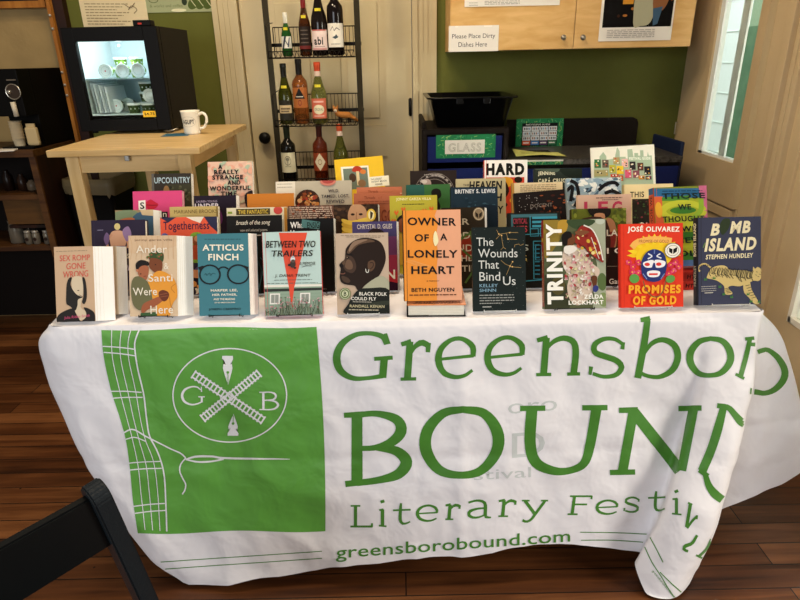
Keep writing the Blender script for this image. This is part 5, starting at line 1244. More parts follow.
def wounds(A):
    R = random.Random(2)
    for i in range(40): A.ell(R.uniform(46, 335), R.uniform(75, 535), 1.3, 1.3, '7f8a88', n=6)
    g = 'a88a58'
    for pts in ([(178, 88), (190, 112), (205, 120), (208, 150), (214, 185), (200, 200)], [(175, 140), (200, 112), (250, 104), (296, 104)], [(214, 185), (228, 195)], [(232, 110), (240, 140), (290, 142)], [(275, 186), (278, 172), (300, 168), (308, 176), (326, 168)], [(200, 258), (225, 280), (262, 294), (312, 300)], [(264, 266), (250, 290), (228, 340)]): A.line(pts, 2.2, g, False)
    for x, y in ((190, 112), (205, 120), (250, 104), (240, 140), (264, 266), (250, 290), (262, 294)): A.ell(x, y, 4, 4, 'd8b070')
    for t, x0, y0, x1, y1 in (('The', 66, 132, 160, 178), ('Wounds', 74, 194, 292, 242), ('That', 74, 258, 188, 304), ('Bind', 78, 322, 194, 370), ('Us', 210, 348, 280, 396)): A.text(t, x0, y0, x1, y1, 'cfd2ce', .0)
    A.text('KELLEY', 78, 388, 180, 406, '7fa3b8', .012); A.text('SHINN', 78, 414, 170, 432, '7fa3b8', .012)
    for i, (y, e) in enumerate(((448, 268), (463, 272), (478, 270), (493, 200))): A.dashes(76, e, y, 5, '9a9c98', i)
    A.dashes(92, 142, 512, 6, 'b0b2ae', 9)
book('black paperback with gold constellation lines, front row', 1, 472.5, 525.5, 227, '1c2423', .016, wounds, [(44, 76), (336, 70), (340, 540), (40, 540)], stand='clear')

def trinity(A):
    R = random.Random(12)
    A.rect(66, 50, 415, 548, '545a3e'); A.poly([(300, 50), (415, 50), (415, 548), (330, 548), (360, 300)], '9fa48c', True); A.poly([(66, 50), (150, 50), (170, 130), (100, 240), (66, 250)], '8a7430', True)
    A.poly([(150, 60), (200, 50), (195, 110), (150, 130)], 'b08a34', True); A.poly([(66, 360), (170, 380), (200, 548), (66, 548)], '3a3c2a', True); A.poly([(200, 52), (350, 52), (330, 84), (240, 100)], '39492f', True)
    A.ell(385, 60, 26, 18, 'b8bfae'); A.ell(140, 420, 40, 50, '554e2c'); A.ell(385, 400, 26, 50, '56693e'); A.ell(390, 500, 30, 40, '7a8a58')
    A.poly([(180, 215), (250, 190), (300, 220), (330, 290), (372, 330), (360, 370), (320, 372), (335, 430), (310, 490), (250, 530), (205, 500), (190, 430), (200, 370), (168, 300)], 'cdb8a6', True)
    for i in range(150):
        x = R.gauss(255, 48); y = R.gauss(365, 78)
        if 180 < x < 345: A.ell(x, y, R.uniform(4, 14), R.uniform(3, 9), R.choice(['d9c0b8', 'e2d6cc', 'b9a98a', 'c98f92', '9a8f6e', 'a83a3e', 'd0c79c', 'e6e2da', '8f6a62']), R.uniform(0, 180), n=9)
    A.poly([(280, 84), (330, 100), (380, 190), (395, 285), (370, 280), (310, 230), (290, 200), (240, 180), (245, 130)], '8d2c24', True)
    for i in range(30):
        x = R.uniform(252, 378); y = R.uniform(95, 262)
        if y < 95+(x-240)*1.6+80 and y > 85+(x-300)*1.2: A.ell(x, y, R.uniform(6, 13), R.uniform(5, 11), R.choice(['d6b64a', 'c9a23a', 'e2cf8a', '7a1f1c', 'b84a34']), R.uniform(0, 90), n=10)
    A.line([(290, 82), (340, 110), (375, 190), (392, 280)], 7, 'e0ddd2'); A.line([(330, 150), (370, 270)], 4, 'd8d2c4')
    A.poly([(240, 120), (275, 110), (320, 118), (300, 132), (262, 140)], '7a4a30', True); A.ell(212, 165, 28, 38, '6a4028', 20); A.poly([(165, 150), (180, 120), (215, 118), (222, 145), (200, 160), (195, 190), (172, 190)], '1a1613', True)
    A.poly([(180, 200), (230, 195), (250, 215), (215, 240), (180, 235)], 'e2dcd4', True); A.poly([(330, 365), (355, 372), (350, 420), (340, 440), (325, 400)], '5f3822', True); A.ell(345, 438, 16, 20, '343a78', 20)
    A.text('TRINITY', 78, 72, 166, 522, 'f2f0e6', .045, rot=90); A.text('ZELDA', 280, 470, 386, 494, 'f2f0e6', .04); A.text('LOCKHART', 194, 502, 386, 526, 'f2f0e6', .04)
def tr_spine(S): S.text('TRINITY', 3, 35, 7, 60, 'd8c890', rot=90); S.rect(2, 20, 8, 24, 'c9a23a'); S.text('LOCKHART', 3, 64, 7, 92, 'd8c890', rot=90); S.rect(0, 97, 10, 100, '54602e')
book('painted paperback with a red spine and white vertical title', 1, 543.5, 605, 219.5, '5a5a40', .022, trinity, [(66, 50), (415, 48), (402, 548), (62, 550)], spine='8c2a22', spine_art=tr_spine, yaw=0, dx=0)

def promises(A):
    A.text('JOSÉ OLIVAREZ', 86, 62, 372, 108, 'f6f0e2', .03)
    R = random.Random(4); c = (235, 235)
    for i in range(15):
        a = math.radians(180+i*180/14); ex, ey = c[0]+150*math.cos(a), c[1]+125*math.sin(a); pa = (c[0]+60*math.cos(a-.13)*1.2, c[1]+60*math.sin(a-.13)); pb_ = (c[0]+60*math.cos(a+.13)*1.2, c[1]+60*math.sin(a+.13)); ma = (c[0]+118*math.cos(a-.12), c[1]+100*math.sin(a-.12)); mb_ = (c[0]+118*math.cos(a+.12), c[1]+100*math.sin(a+.12))
        A.poly([pa, ma, (ex, ey), mb_, pb_], 'f2cf2c' if i % 2 else 'eebf24')
    A.ell(235, 240, 100, 70, 'efc726')
    A.line([(112, 190), (145, 158), (235, 142), (330, 152)], 34, 'f0b45a'); A.text('PROMISE OF GOLD', 150, 146, 315, 162, '8a3a20')
    for x, y in ((98, 275), (122, 300), (150, 275), (118, 330), (152, 335), (330, 290), (355, 275), (345, 325), (320, 340), (372, 300)):
        for k in range(5): A.ell(x+10*math.cos(k*1.256), y+10*math.sin(k*1.256), 9, 8, R.choice(['d83a5c', 'c92c50', 'e0587a']), n=10)
        A.ell(x, y, 4, 4, 'f0c040', n=8)
    A.ell(130, 368, 28, 26, '5d9a4a', 20); A.ell(330, 372, 26, 22, '5d9a4a', -20)
    A.poly([(235, 200), (285, 222), (306, 280), (300, 340), (275, 378), (235, 388), (190, 372), (168, 330), (166, 270), (190, 220)], '27346e', True)
    A.poly([(178, 275), (230, 262), (232, 300), (200, 306), (180, 296)], 'ececf0', True); A.poly([(240, 262), (296, 270), (290, 300), (245, 304)], 'ececf0', True)
    A.ell(198, 287, 15, 10, 'd83a34'); A.ell(262, 286, 15, 10, 'd83a34'); A.poly([(232, 278), (240, 278), (252, 325), (218, 325)], '27346e'); A.poly([(200, 330), (235, 322), (270, 330), (260, 358), (210, 358)], 'ececf0', True); A.rect(210, 338, 258, 349, 'd83a34')
    A.line([(200, 225), (222, 240), (200, 256)], 7, 'dfe2ea'); A.line([(268, 225), (250, 240), (275, 252)], 7, 'dfe2ea'); A.line([(235, 200), (235, 226)], 6, '6c7fb4'); A.line([(176, 340), (200, 372)], 5, '7b8cbc'); A.line([(296, 340), (276, 372)], 5, '7b8cbc')
    A.text('PROMISES', 100, 405, 390, 455, 'f0a92c', .045); A.text('OF GOLD', 126, 468, 368, 520, 'f0a92c', .045)
    A.line([(178, 380), (196, 430), (232, 470), (270, 470), (295, 430), (304, 380)], 6, '7a5a3a')
    A.ell(336, 208, 46, 44, '23211f'); A.ell(336, 208, 43, 41, 'efe9dc'); A.ring(336, 208, 32, 30, 2, '5a554c'); A.poly([(314, 192), (334, 200), (334, 228), (316, 216)], '1a1816'); A.poly([(338, 200), (360, 188), (358, 214), (338, 228)], '1a1816')
book('bright red hardback with a blue wrestling mask and yellow rays', 1, 620.5, 682, 223.5, 'dd3a24', .020, promises, [(48, 56), (388, 48), (412, 534), (66, 536)], hard=True, spine='c93020', stand='white')

def bomb(A):
    c = 'ede0b8'
    A.text('B', 146, 102, 196, 168, c, .045, .22); A.text('MB', 250, 92, 362, 160, c, .045, .22); A.poly([(200, 100), (222, 76), (252, 82), (246, 128), (214, 166), (198, 142)], '2e3a24', True)
    A.text('ISLAND', 114, 182, 392, 256, c, .045, .22); A.text('STEPHEN HUNDLEY', 122, 272, 374, 298, c, .028, .15); A.line([(108, 232), (118, 206)], 5, '6a8a4a')
    A.poly([(130, 390), (150, 350), (190, 335), (225, 338), (250, 360), (290, 365), (330, 368), (365, 378), (372, 350), (382, 362), (396, 352), (418, 372), (420, 400), (400, 430), (372, 428), (345, 440), (300, 455), (260, 450), (240, 460), (262, 492), (240, 500), (222, 490), (218, 450), (185, 420), (160, 410), (132, 402)], 'd0b878', True)
    A.poly([(320, 440), (350, 430), (362, 480), (392, 540), (398, 558), (372, 556), (345, 520), (322, 490)], 'd0b878', True); A.line([(150, 345), (120, 322), (92, 330), (82, 350), (92, 362)], 9, 'd0b878')
    R = random.Random(9)
    for i in range(30):
        x = 150+i*7.6; y0 = 338+(x-150)*.12; y1 = 405+(x-150)*.16 if x < 300 else 445; A.line([(x, y0+R.uniform(0, 8)), (x-8+R.uniform(-4, 4), (y0+y1)/2), (x+R.uniform(-2, 6), y0+(y1-y0)*R.uniform(.5, .85))], 3.2, '26231f')
    for x, y in ((385, 378), (400, 392), (408, 380), (392, 405), (380, 395), (412, 402)): A.line([(x, y), (x+9, y+3)], 2.6, '26231f')
    for k in range(6): A.line([(328+k*6, 455+k*14), (350+k*6, 450+k*14)], 3, '26231f'); A.line([(84+k*11, 330-6*math.sin(k*.6)), (90+k*11, 338-6*math.sin(k*.6))], 3, '26231f')
    for k in range(4): A.line([(222+k*3, 465+k*8), (246+k*3, 462+k*8)], 3, '26231f')
    for x, y in ((120, 405), (165, 400), (195, 450), (215, 492), (340, 500), (355, 540), (395, 545), (255, 510)): A.poly([(x-8, y+8), (x-5, y-8), (x, y+4), (x+5, y-10), (x+8, y+8)], '3f7a3a')
    for i, y in enumerate((445, 457, 469)): A.dashes(98, 175, y, 4, 'a8a4a0', i)
    A.dashes(115, 158, 480, 5, 'd0ccc0', 7)
def bo_spine(S): S.text('BOMB ISLAND', 2.5, 6, 8, 44, 'e8dcb4', .03, rot=90); S.text('HUNDLEY', 3, 54, 7.5, 78, 'd0c8ac', rot=90)
book('dark slate hardback with a prowling striped tiger, rightmost of the front row', 1, 698, 760, 217, '3a3d52', .026, bomb, [(80, 66), (420, 70), (408, 562), (88, 550)], hard=True, spine='1e1f28', spine_art=bo_spine, yaw=0, stand='white', dx=-.002, yb=1.403)

# ---- second row
def gown(A):
    A.ell(151, 228, 4.4, 5.2, 'cfc07a'); A.poly([(146, 236), (157, 236), (163, 244), (164, 262), (141, 262), (141, 244)], 'c99a7c', True)
    A.poly([(141, 240), (134, 250), (139, 262), (145, 252)], 'b98a6e', True); A.poly([(160, 232), (170, 228), (174, 240), (166, 248), (160, 242)], '7d6286', True); A.poly([(134, 230), (126, 240), (134, 252), (142, 240)], '6a5478', True)
    A.poly([(112, 240), (124, 238), (128, 254), (114, 254)], '4a3f5c', True)
    A.poly([(140, 262), (163, 262), (168, 290), (136, 290)], '6a6a3a', True)
q = [(91, 220), (145, 220), (145, 301), (91, 301)]
def gown2(A):
    A.ell(117, 227, 3, 3.6, 'cdbb7c'); A.poly([(112, 232), (122, 232), (126, 240), (122, 252), (112, 252), (109, 240)], 'c99a7c', True); A.line([(111, 235), (106, 244), (109, 252)], 2.4, 'c08e70'); A.line([(123, 235), (127, 243), (127, 250)], 2.4, 'c08e70')
    A.poly([(122, 232), (128, 227), (131, 236), (126, 243)], '8a6f94', True); A.poly([(106, 233), (109, 238), (106, 247), (103, 240)], '6d567c', True); A.line([(110, 249), (124, 249)], 3, '6a4a7c')
    A.poly([(112, 252), (122, 252), (125, 263), (111, 263)], '716f42', True)
    A.text('FAMES', 113, 256, 128, 261, 'd8d2c4', .02); A.text('feel', 112, 264, 130, 274, 'c9b8d4', .03, .3)
    for x in (113, 121): A.line([(x, 275), (x+1.5, 285), (x+4, 296)], 2.2, 'a07a5a')
    A.ell(119, 224, .1, .1, 'cdbb7c'); A.dashes(97, 103, 230, .8, '8a84a0', 1)
book('dark purple book with a figure in a gown seen from behind', 2, 91, 145, 220, '2a2236', .022, gown2, q, hard=True)
def together(A):
    A.rect(160, 216, 218, 236, 'd9563a'); A.poly([(160, 216), (176, 216), (168, 222)], '2c2a44'); A.poly([(186, 216), (204, 216), (200, 223), (192, 220)], 'e2d6c4'); A.poly([(204, 217), (217, 217), (217, 232), (210, 226)], '2c2a44')
    A.text('Togetherness', 163, 221, 209, 231.5, '3a1c3a', .012)
    A.poly([(189, 236), (199, 232), (204, 240), (202, 260), (191, 262)], '7aa33a', True); A.ell(196, 240, 4.5, 5, '8a4a2a'); A.poly([(192, 244), (200, 244), (201, 258), (191, 258)], 'b04a2c'); A.ell(196, 238, 2.5, 2.8, 'c98a64')
    A.ell(164, 236, 4, 4, '5c5a8a'); A.poly([(160, 260), (217, 262), (217, 304), (160, 304)], '2c2638')
    R = random.Random(6)
    for i in range(46): A.ell(R.uniform(162, 215), R.uniform(263, 302), R.uniform(1.2, 4.5), R.uniform(1, 4), R.choice(['d9563a', '5a4a78', 'c98a4a', 'e2d6c4', '3f6a8a', '8f3a4a', '241e2c']), R.uniform(0, 90), n=9)
    A.poly([(186, 268), (214, 270), (212, 276), (190, 275)], 'c98a64', True)
book('colourful book with red and green crowd scene and curly dark title', 2, 160, 217, 217, '6e3e54', .020, together)
def breath(A):
    A.text('breath of the song', 236, 220, 270, 225.5, 'e6dcc8', .0, .25); A.text('new and selected poems', 240, 228, 267, 231.5, 'b8b0a4'); A.dashes(236, 272, 234, 1, 'b0a89a', 4)
    R = random.Random(3)
    for i in range(26): x = R.uniform(228, 280); A.line([(x, 290), (x+R.uniform(-6, 6), 270), (x+R.uniform(-10, 10), R.uniform(246, 262))], .6, R.choice(['2f4a4c', '3f5e60', '24383a']))
book('black poetry paperback with small cream script title', 2, 226.5, 282, 215.5, '15120f', .018, breath)
def what(A):
    A.text('What', 290, 221.5, 306, 227.5, 'e8e6e0', .03); A.text('Happened', 290, 229.5, 318, 235, 'e8e6e0', .03); A.poly([(302, 219), (320, 222), (319, 229), (301, 227)], '4f7a78'); A.text('ENSIG', 307, 222, 319, 228, '16201f', .02); A.dashes(300, 325, 286, 1, '5a5852', 3)
book('black book with teal patch over small white title', 2, 287, 333.5, 218.5, '141212', .020, what, page=pageW, fan=.004)
def chrystal(A):
    A.rect(352, 221, 397, 240, '47406c'); A.rect(352, 236, 397, 258, '6a3a66'); A.rect(352, 254, 397, 276, '9a3450'); A.rect(352, 270, 397, 310, 'b52c38')
    A.text('CHRYSTAL D. GILES', 357, 224, 392, 228.5, 'd9cfc4', .01); A.poly([(366, 234), (374, 228), (384, 232), (386, 245), (380, 262), (368, 262), (362, 246)], '2a1c1e', True); A.ell(375, 247, 8, 12, '5c3426'); A.text('N', 385, 268, 394, 277, 'f0ece0', .02)
    A.poly([(352, 285), (397, 281), (397, 310), (352, 310)], '30142a', True)
book('purple to red novel with white capitals, behind the profile portrait paperback', 2, 352, 396.5, 221.5, '5a3a5c', .020, chrystal, page=pageW, fan=.006)
def herbody(A):
    A.text('HER', 446, 218, 469, 224, 'b8ad98', .012); A.text('BODY', 447, 231, 477, 237.5, 'd0c6b0', .012); A.text('AND', 448, 243, 472, 249.5, 'd0c6b0', .012); A.text('OTHER', 446, 253, 478, 259, 'd0c6b0', .012); A.text('PARTIES', 442, 263, 480, 269, 'd0c6b0', .012)
    for p in ([(458, 240), (466, 234), (475, 232), (480, 240)], [(470, 230), (474, 262), (464, 280)], [(462, 248), (476, 262), (480, 276)]): A.line(p, 2, '4f6a34')
    A.ell(468, 246, 9, 12, '8f3020'); A.items.insert(0, A.items.pop()); A.ell(463, 236, 6, 4, '4d5a30'); A.items.insert(0, A.items.pop())
    A.ell(478.5, 214, 5.8, 6.3, '8d7a60'); A.ring(478.5, 214, 4.8, 5.3, .5, 'd6c8aa'); A.poly([(475, 212), (478, 214), (478, 218), (475.5, 216)], '2b241b'); A.poly([(482, 212), (479, 214), (479, 218), (481.5, 216)], '2b241b')
book('dark brown paperback with red and green figures and a round award seal', 2, 441, 484.5, 207.5, '2c2419', .024, herbody, page=pageW, fan=.010)
def critical(A):
    A.poly([(511, 214), (557, 214), (557, 217), (513, 217), (513, 244), (511, 244)], '3f6a72'); A.text('CRITICAL', 513, 218, 527, 223, 'a83a4a', .02); A.text('HITS', 513.5, 225, 527, 231, 'b8404c', .02)
    for y in (216.5, 220.5, 224.5): A.rect(532, y, 557, y+2.2, '3f93a8')
    for p in ([(511, 234), (557, 232)], [(530, 216), (530, 232)]): A.line(p, .8, '3f93a8')
    for x0, y0, x1, y1 in ((530, 228, 538, 235), (540, 228, 549, 235), (533, 240, 547, 276), (535, 244, 541, 258)): A.line([(x0, y0), (x1, y0), (x1, y1), (x0, y1), (x0, y0)], .9, '3f93a8', False)
    for k in range(8): A.rect(534, 243+k*4, 539, 244.2+k*4, '2f7a90')
    A.text('SS', 514, 243, 528, 249, 'b8c4bc', .01); A.text('G', 516, 253, 526, 259, 'c9b46a'); A.line([(508, 279), (558, 276)], .9, '3f93a8', False)
book('black book with turquoise circuit lines and red lettering', 2, 507.5, 560, 212.5, '1b1c18', .018, critical)
def greenw(A):
    A.rect(571, 208, 627, 232, '5d6420'); R = random.Random(8)
    for i in range(60): A.ell(R.uniform(572, 626), R.uniform(209, 234), 2.4, 1.6, R.choice(['7d8430', '4a5220', '6c7a2a', '8f9440']), R.uniform(0, 180), n=8)
    A.poly([(588, 208), (608, 208), (610, 214), (604, 218), (592, 216)], '1e1712', True); A.poly([(594, 214), (604, 214), (603, 224), (596, 224)], 'b98460', True)
    A.poly([(606, 218), (614, 222), (616, 240), (612, 252), (606, 246), (608, 232)], 'a87450', True); A.poly([(608, 232), (615, 233), (613, 246), (606, 244)], '7a2a24', True)
    A.rect(571, 246, 627, 300, '261712'); A.poly([(576, 222), (606, 220), (606, 260), (573, 262)], '3a241a', True)
    A.text('LA', 606, 229, 617, 235, 'e0d8c4', .02); A.text('I C', 606, 246.5, 622, 252, 'f0e8da', .02); A.text('Garc', 608, 276, 622, 281, 'd8d0c0', .01); A.line([(606, 264), (626, 264)], .4, '8a7a6a')
book('green and dark red novel with a reclining long-haired figure', 2, 571.5, 626, 208.5, '3f3d1c', .020, greenw)
def those(A):
    A.rect(655, 188, 710, 199, '2f6a94'); A.rect(701, 185, 710, 222, 'c96a8c'); A.rect(655, 197, 664, 228, 'd9643c'); A.rect(663, 199, 702, 276, 'a4ad2c')
    A.poly([(663, 198), (690, 196), (690, 202), (663, 202)], '4f8a34'); A.ring(683, 214, 20, 9.5, 6.5, 'c2c63a'); A.ell(683, 213, 13, 4, '3f7a2c'); A.line([(702, 200), (700, 214), (690, 224)], 5, '8fb034')
    for k in range(4): A.poly([(663, 228+k*12), (690, 226+k*12), (702, 232+k*12), (690, 236+k*12)], ['c4c83c', '3f7a2c', 'b8c034', '4a8430'][k], True)
    A.ell(659, 212, 3.5, 9, 'e6ab34'); A.rect(655, 270, 702, 277, '5a78a8'); A.dashes(664, 704, 190.5, 1, '1c3a52', 2); A.dashes(666, 704, 193.3, 1, '1c3a52', 5)
    for t, x0, x1, y in (('THOSE', 663, 706, 193.5), ('WE', 678, 691, 206), ('THOUGHT', 662, 703, 219.5), ('WE', 679, 694, 231), ('KNEW', 664, 700, 244), ('GOLD', 664, 700, 259)): A.text(t, x0, y, x1, y+6.5, '1c2a24', .03)
def th_spine(S): S.rect(0, 0, 10, 8, '2f5a84'); S.rect(0, 8, 10, 45, 'c9542f'); S.rect(0, 45, 10, 100, '6a7a2a'); S.text('THOSE WE', 2, 10, 8, 50, '241a14', .02, rot=90)
book('large multicoloured hardback with green loops and a pink edge at right', 2, 656, 708.5, 186.5, '7f8a2c', .028, those, [(656, 187), (709, 185), (702, 277), (652, 277)], hard=True, spine='c0562f', back='c96a8c', spine_art=th_spine, lift=.0535, yaw=0, stand=None, roll=-1.5)
# red books lying under it
for k, (lab, c_) in enumerate((('red hardback lying flat, bottom of the pair under the multicoloured hardback', 'c23224'), ('dark red hardback lying flat, top of the pair under the multicoloured hardback', 'a82a20'))):
    rb = thing('hardcover_book', lab, 'book', (aty(676, 285, 1.55).x, 1.545, T_+.0018+.0262*k), (0, 0, math.radians(-1)), 'books lying on the cloth')
    m = MB(); w_ = .15; m.box(-w_/2, w_/2, 0, .21, .0238, .0258, mat(c_, .4)); m.box(-w_/2, w_/2, 0, .21, 0, .002, mat(c_, .4)); m.box(-w_/2, -w_/2+.002, 0, .21, .002, .0238, mat(c_, .4)); m.box(-w_/2, w_/2, -.0015, -.0005, 0, .0258, mat(c_, .4))
    A = Art([(0, 0), (100, 0), (100, 20), (0, 20)]); A.text('HT', 66, 6, 80, 15, '1a1210', .03); A.put(m, w_, .0258, -.0016, .4)
    m.build('cover', rb); MB().box(-w_/2+.0022, w_/2-.003, .0002, .207, .0022, .0236, pageM).build('page_block', rb)

# ---- third row
def collage(A):
    A.rect(115, 209, 153, 300, '9a8462'); A.poly([(115, 212), (132, 210), (140, 216), (126, 222), (115, 220)], '7a8a6a', True); A.poly([(133, 216), (153, 214), (153, 250), (136, 240)], '42607a', True); A.poly([(118, 220), (134, 218), (134, 232), (116, 232)], 'b86a44', True); A.poly([(140, 209), (153, 209), (153, 216), (142, 215)], 'd0b890')
book('small muted collage paperback, blue and brown, thick cream pages', 3, 115, 153, 210, '8d7a5c', .030, collage, page=pageW, fan=.014)
def marianne(A):
    A.text('MARIANNE BROOKS', 174, 209.5, 217, 213, '5f4d24', .0); A.rect(216, 206, 218, 300, '8a7440')
    for i in range(4): A.line([(170, 216+i*5), (190, 215+i*5), (216, 217+i*5)], .6, 'a8925c')
book('yellowish tan paperback with thin serif author line', 3, 169.5, 218, 206.5, 'bfa768', .018, marianne)
def fantastic(A):
    A.rect(236, 208.5, 270, 214.5, '4a3f22'); A.text('THE FANTASTIC', 238, 209.5, 268, 213.6, 'd8b84a', .02); A.ell(278, 210.5, 4.5, 4, 'c94a44'); A.rect(227.5, 211, 232, 213, '8aa03a'); A.rect(227.5, 215, 231, 217, '3f7a9a'); A.rect(284, 208, 287, 300, 'b8823a')
book('cream book with coloured blocks and a dark title band', 3, 226.5, 287, 207.5, 'dfd6b8', .020, fantastic)
def meshb(A):
    A.rect(288, 205, 334, 300, '5f3f30'); R = random.Random(2)
    for k in range(7): A.dashes(289, 332, 207+k*2.0, .7, 'cbb6a2', k)
    for k in range(6): A.line([(290+k*8, 206), (294+k*8, 219)], .5, 'c9a08a', False)
    for i in range(30): A.ell(R.uniform(289, 333), R.uniform(206, 226), 1.5, 1, R.choice(['8a4f38', '3a2620', 'a87858']), n=7)
book('brown book crisscrossed with white lines, behind the teal-patched book', 3, 288, 334.5, 205.5, '66453a', .018, meshb)
def face(A):
    R = random.Random(5)
    A.rect(333, 203, 379, 300, '33241a'); 
    for i in range(40): A.ell(R.uniform(334, 378), R.uniform(204, 225), 2.4, 1.6, R.choice(['2a1d14', '4a3322', '3d2a1c', '5a3f2a']), n=7)
    A.poly([(351, 206), (357, 203.5), (364, 207), (367, 214), (365, 224), (357, 230), (350, 224), (347.5, 215)], 'b58a66', True); A.ell(352.5, 214, 2, 1.1, '2c1d14'); A.ell(360.5, 214, 2, 1.1, '2c1d14'); A.line([(356.5, 212), (356, 218), (358, 219)], .7, '8f6444')
    for k in range(4): A.poly([(342, 218+k*4), (352, 220+k*4), (368, 217+k*4), (370, 221+k*4), (354, 225+k*4), (343, 222+k*4)], ['dcb84a', 'c9a23c', 'd8b448', 'b8902f'][k], True)
    A.ell(371, 215, 4.6, 6, 'd8b23c'); A.ell(371, 215, 3, 4.4, 'efe2a8'); A.poly([(370, 211), (373, 213), (371.5, 218), (370, 219)], '3a3426')
book('dark book with a face half covered by yellow fabric', 3, 333.5, 378, 204.5, '33241a', .020, face, page=pageW, fan=.004)
def garza(A):
    A.text('JONNY GARZA VILLA', 396, 197.5, 431, 200.8, 'eee6b0', .015); A.dashes(402, 424, 203.4, .8, '5a5a24', 3)
    R = random.Random(4)
    for x, y in ((396, 212), (403, 209), (424, 211), (431, 209), (434, 216), (393, 220)):
        A.line([(x, y), (x+1, y+9)], .6, '4f7a2c'); A.poly([(x-2.4, y-1), (x-1, y-3), (x, y-.5), (x+1.4, y-3), (x+2.4, y-1), (x, y+2.5)], 'd8682c')
    A.poly([(396, 222), (399, 215), (406, 214), (409, 220), (406, 226)], '241a16', True); A.ell(402, 224, 5, 7, '8a5236'); A.rect(395, 232, 412, 262, 'c9a03a')
book('mustard yellow novel with orange flowers along the top', 3, 389.5, 437, 195.5, 'b3a838', .020, garza, stand='white')
def lewis(A):
    R = random.Random(6); A.text('BRITNEY S. LEWIS', 455, 189, 495, 193, 'd8dadc', .03)
    for i in range(50): A.ell(R.uniform(452, 496), R.uniform(196, 240), R.uniform(.5, 2.4), R.uniform(.5, 1.2), R.choice(['263c4a', '1a2c38', '34505e']), n=7)
    A.poly([(452, 215), (496, 205), (496, 240), (452, 240)], '172430', True)
book('dark navy hardback with white capitals along its top', 3, 451, 497.5, 187, '1e2f3b', .022, lewis, hard=True, spine='1a2630')
def docent(A):
    R = random.Random(8)
    for i in range(90):
        x = R.uniform(519, 569); y = R.uniform(194, 230); A.ell(x, y, R.uniform(.4, 2.6) if x > 545 else .4, R.uniform(.4, 1.5) if x > 545 else .4, R.choice(['5a2a1a', '7a3a20', '3a1c16', '8f4a2a']) if x > 545 else 'a8a09a', n=7)
    A.text('DOCENT', 534, 203, 556, 206.5, '7a6f66', .01)
book('black book with a rust red nebula, tilted slightly', 3, 518.5, 569.5, 191, '1c1513', .018, docent, roll=-3.5)
def leg(A):
    for x, t in ((584, 'L'), (598, 'E'), (612, 'G')): A.text(t, x, 201, x+10, 214, 'c2405c', .03)
    A.dashes(596, 622, 197.2, 1, '7a5a50', 2); A.dashes(602, 618, 199.2, .8, '7a5a50', 3)
book('pale pink paperback with large magenta capitals', 3, 578, 631, 194.5, 'd8b49c', .020, leg)

# ---- fourth row
def pinks(A):
    A.poly([(138, 200), (145, 199.5), (145, 209.5), (138, 210)], 'f0ece2'); A.text('S', 139.5, 201.5, 143.8, 208, '1c1a1a', .02); A.poly([(145, 203), (150, 199), (154, 201), (158, 204), (154, 208), (148, 209)], 'c0243a', True); A.line([(146, 204), (151, 204.5), (157, 204.5)], .7, '7a1424')
    A.rect(161, 211, 167, 217, '1a1818'); A.text('n', 162.3, 212.2, 165.8, 216, 'f0ece2')
    for i, t in enumerate(('e', 'x', 'o')): A.rect(146+i*5, 213, 150+i*5, 219, ['1a1818', 'f0ece2', '1a1818'][i]); A.text(t, 147+i*5, 214.5, 149.4+i*5, 217.5, ['f0ece2', '1a1818', 'f0ece2'][i])
book('bright pink book with red lips and a cut-out letter S', 4, 132.5, 182, 191, 'd2487c', .020, pinks, spine='c8407a', page=mat('d88aa6', .7))
def under(A): A.text('LAUREN YOUNG', 196, 200, 217, 202, 'a89ab4', .01); A.text('UNDER', 194.5, 203, 219, 208.5, 'd8d0dc', .03); A.poly([(205, 211), (219, 209), (221, 222), (207, 226)], '5a2a5c', True); A.text('THE', 200, 210, 214, 215, 'b8a8c4', .02)
book('deep violet book with pale capitals at its left', 4, 193.5, 236, 195.5, '211826', .022, under, page=pageW, fan=.006)
book('plain ochre orange book with blank cover', 4, 247, 294, 193.5, 'bd742a', .018, None)
def tan1(A): A.text('Threads', 368, 190, 378, 192.3, '7a3a20', .01); A.text('LARGO', 380, 189.8, 396, 192.3, 'b06a44'); A.rect(356, 193, 402, 194, 'd0a88c')
book('rust pink paperback, rearmost of the two alike beside the mustard novel', 4, 356.5, 402, 187, 'b5694a', .014, tan1)
def tan2(A):
    A.text('Threads', 364, 196, 375, 198.6, '6a3018', .01); A.text('of', 378, 196, 382, 198.6, '9a5030'); A.dashes(358, 396, 200.6, .8, '8a4a30', 3); A.dashes(364, 390, 202.6, .8, '8a4a30', 5); A.text('IGO', 379, 209, 393, 221, '7a3a2a', -.0)
book('rust pink paperback, foremost of the two alike beside the mustard novel', 4, 353.5, 400, 193, 'a85f42', .014, tan2, yb=1.765, lift=.0)
def greensil(A):
    A.rect(420, 184, 451, 240, '3c6a3a'); A.poly([(406, 184), (424, 184), (418, 240), (406, 240)], '2c5a50', True); A.poly([(431, 192), (435, 188.5), (440, 190), (441, 196), (438, 199), (440, 206), (436, 212), (434, 204)], '1c1a14', True)
book('green hardback with a dark head silhouette', 4, 406.5, 450, 184.5, '34604a', .020, greensil, hard=True)
def heaven(A): A.text('THE', 463, 183.5, 469, 185.5, '3a372c', .02); A.text('HEAVEN', 469, 181, 502, 189, '23221e', .04, .1); A.text('EARTH', 466, 193, 502, 200.5, '23221e', .04, .1); A.text('GROCERY', 464, 205, 503, 212.5, '23221e', .03, .1)
book('khaki paperback with bold black slanted capitals', 4, 456, 505.5, 178.5, 'b8ac86', .018, heaven)
def creamb(A):
    for k in range(4): A.dashes(520, 556, 184.5+k*1.8, .8, 'a08a68', k)
    A.rect(511, 182, 514, 300, 'b8863c')
book('cream book with small brown print, behind the nebula book', 4, 512, 562.5, 182.5, 'dfc9a0', .020, creamb, spine='c08a3c')
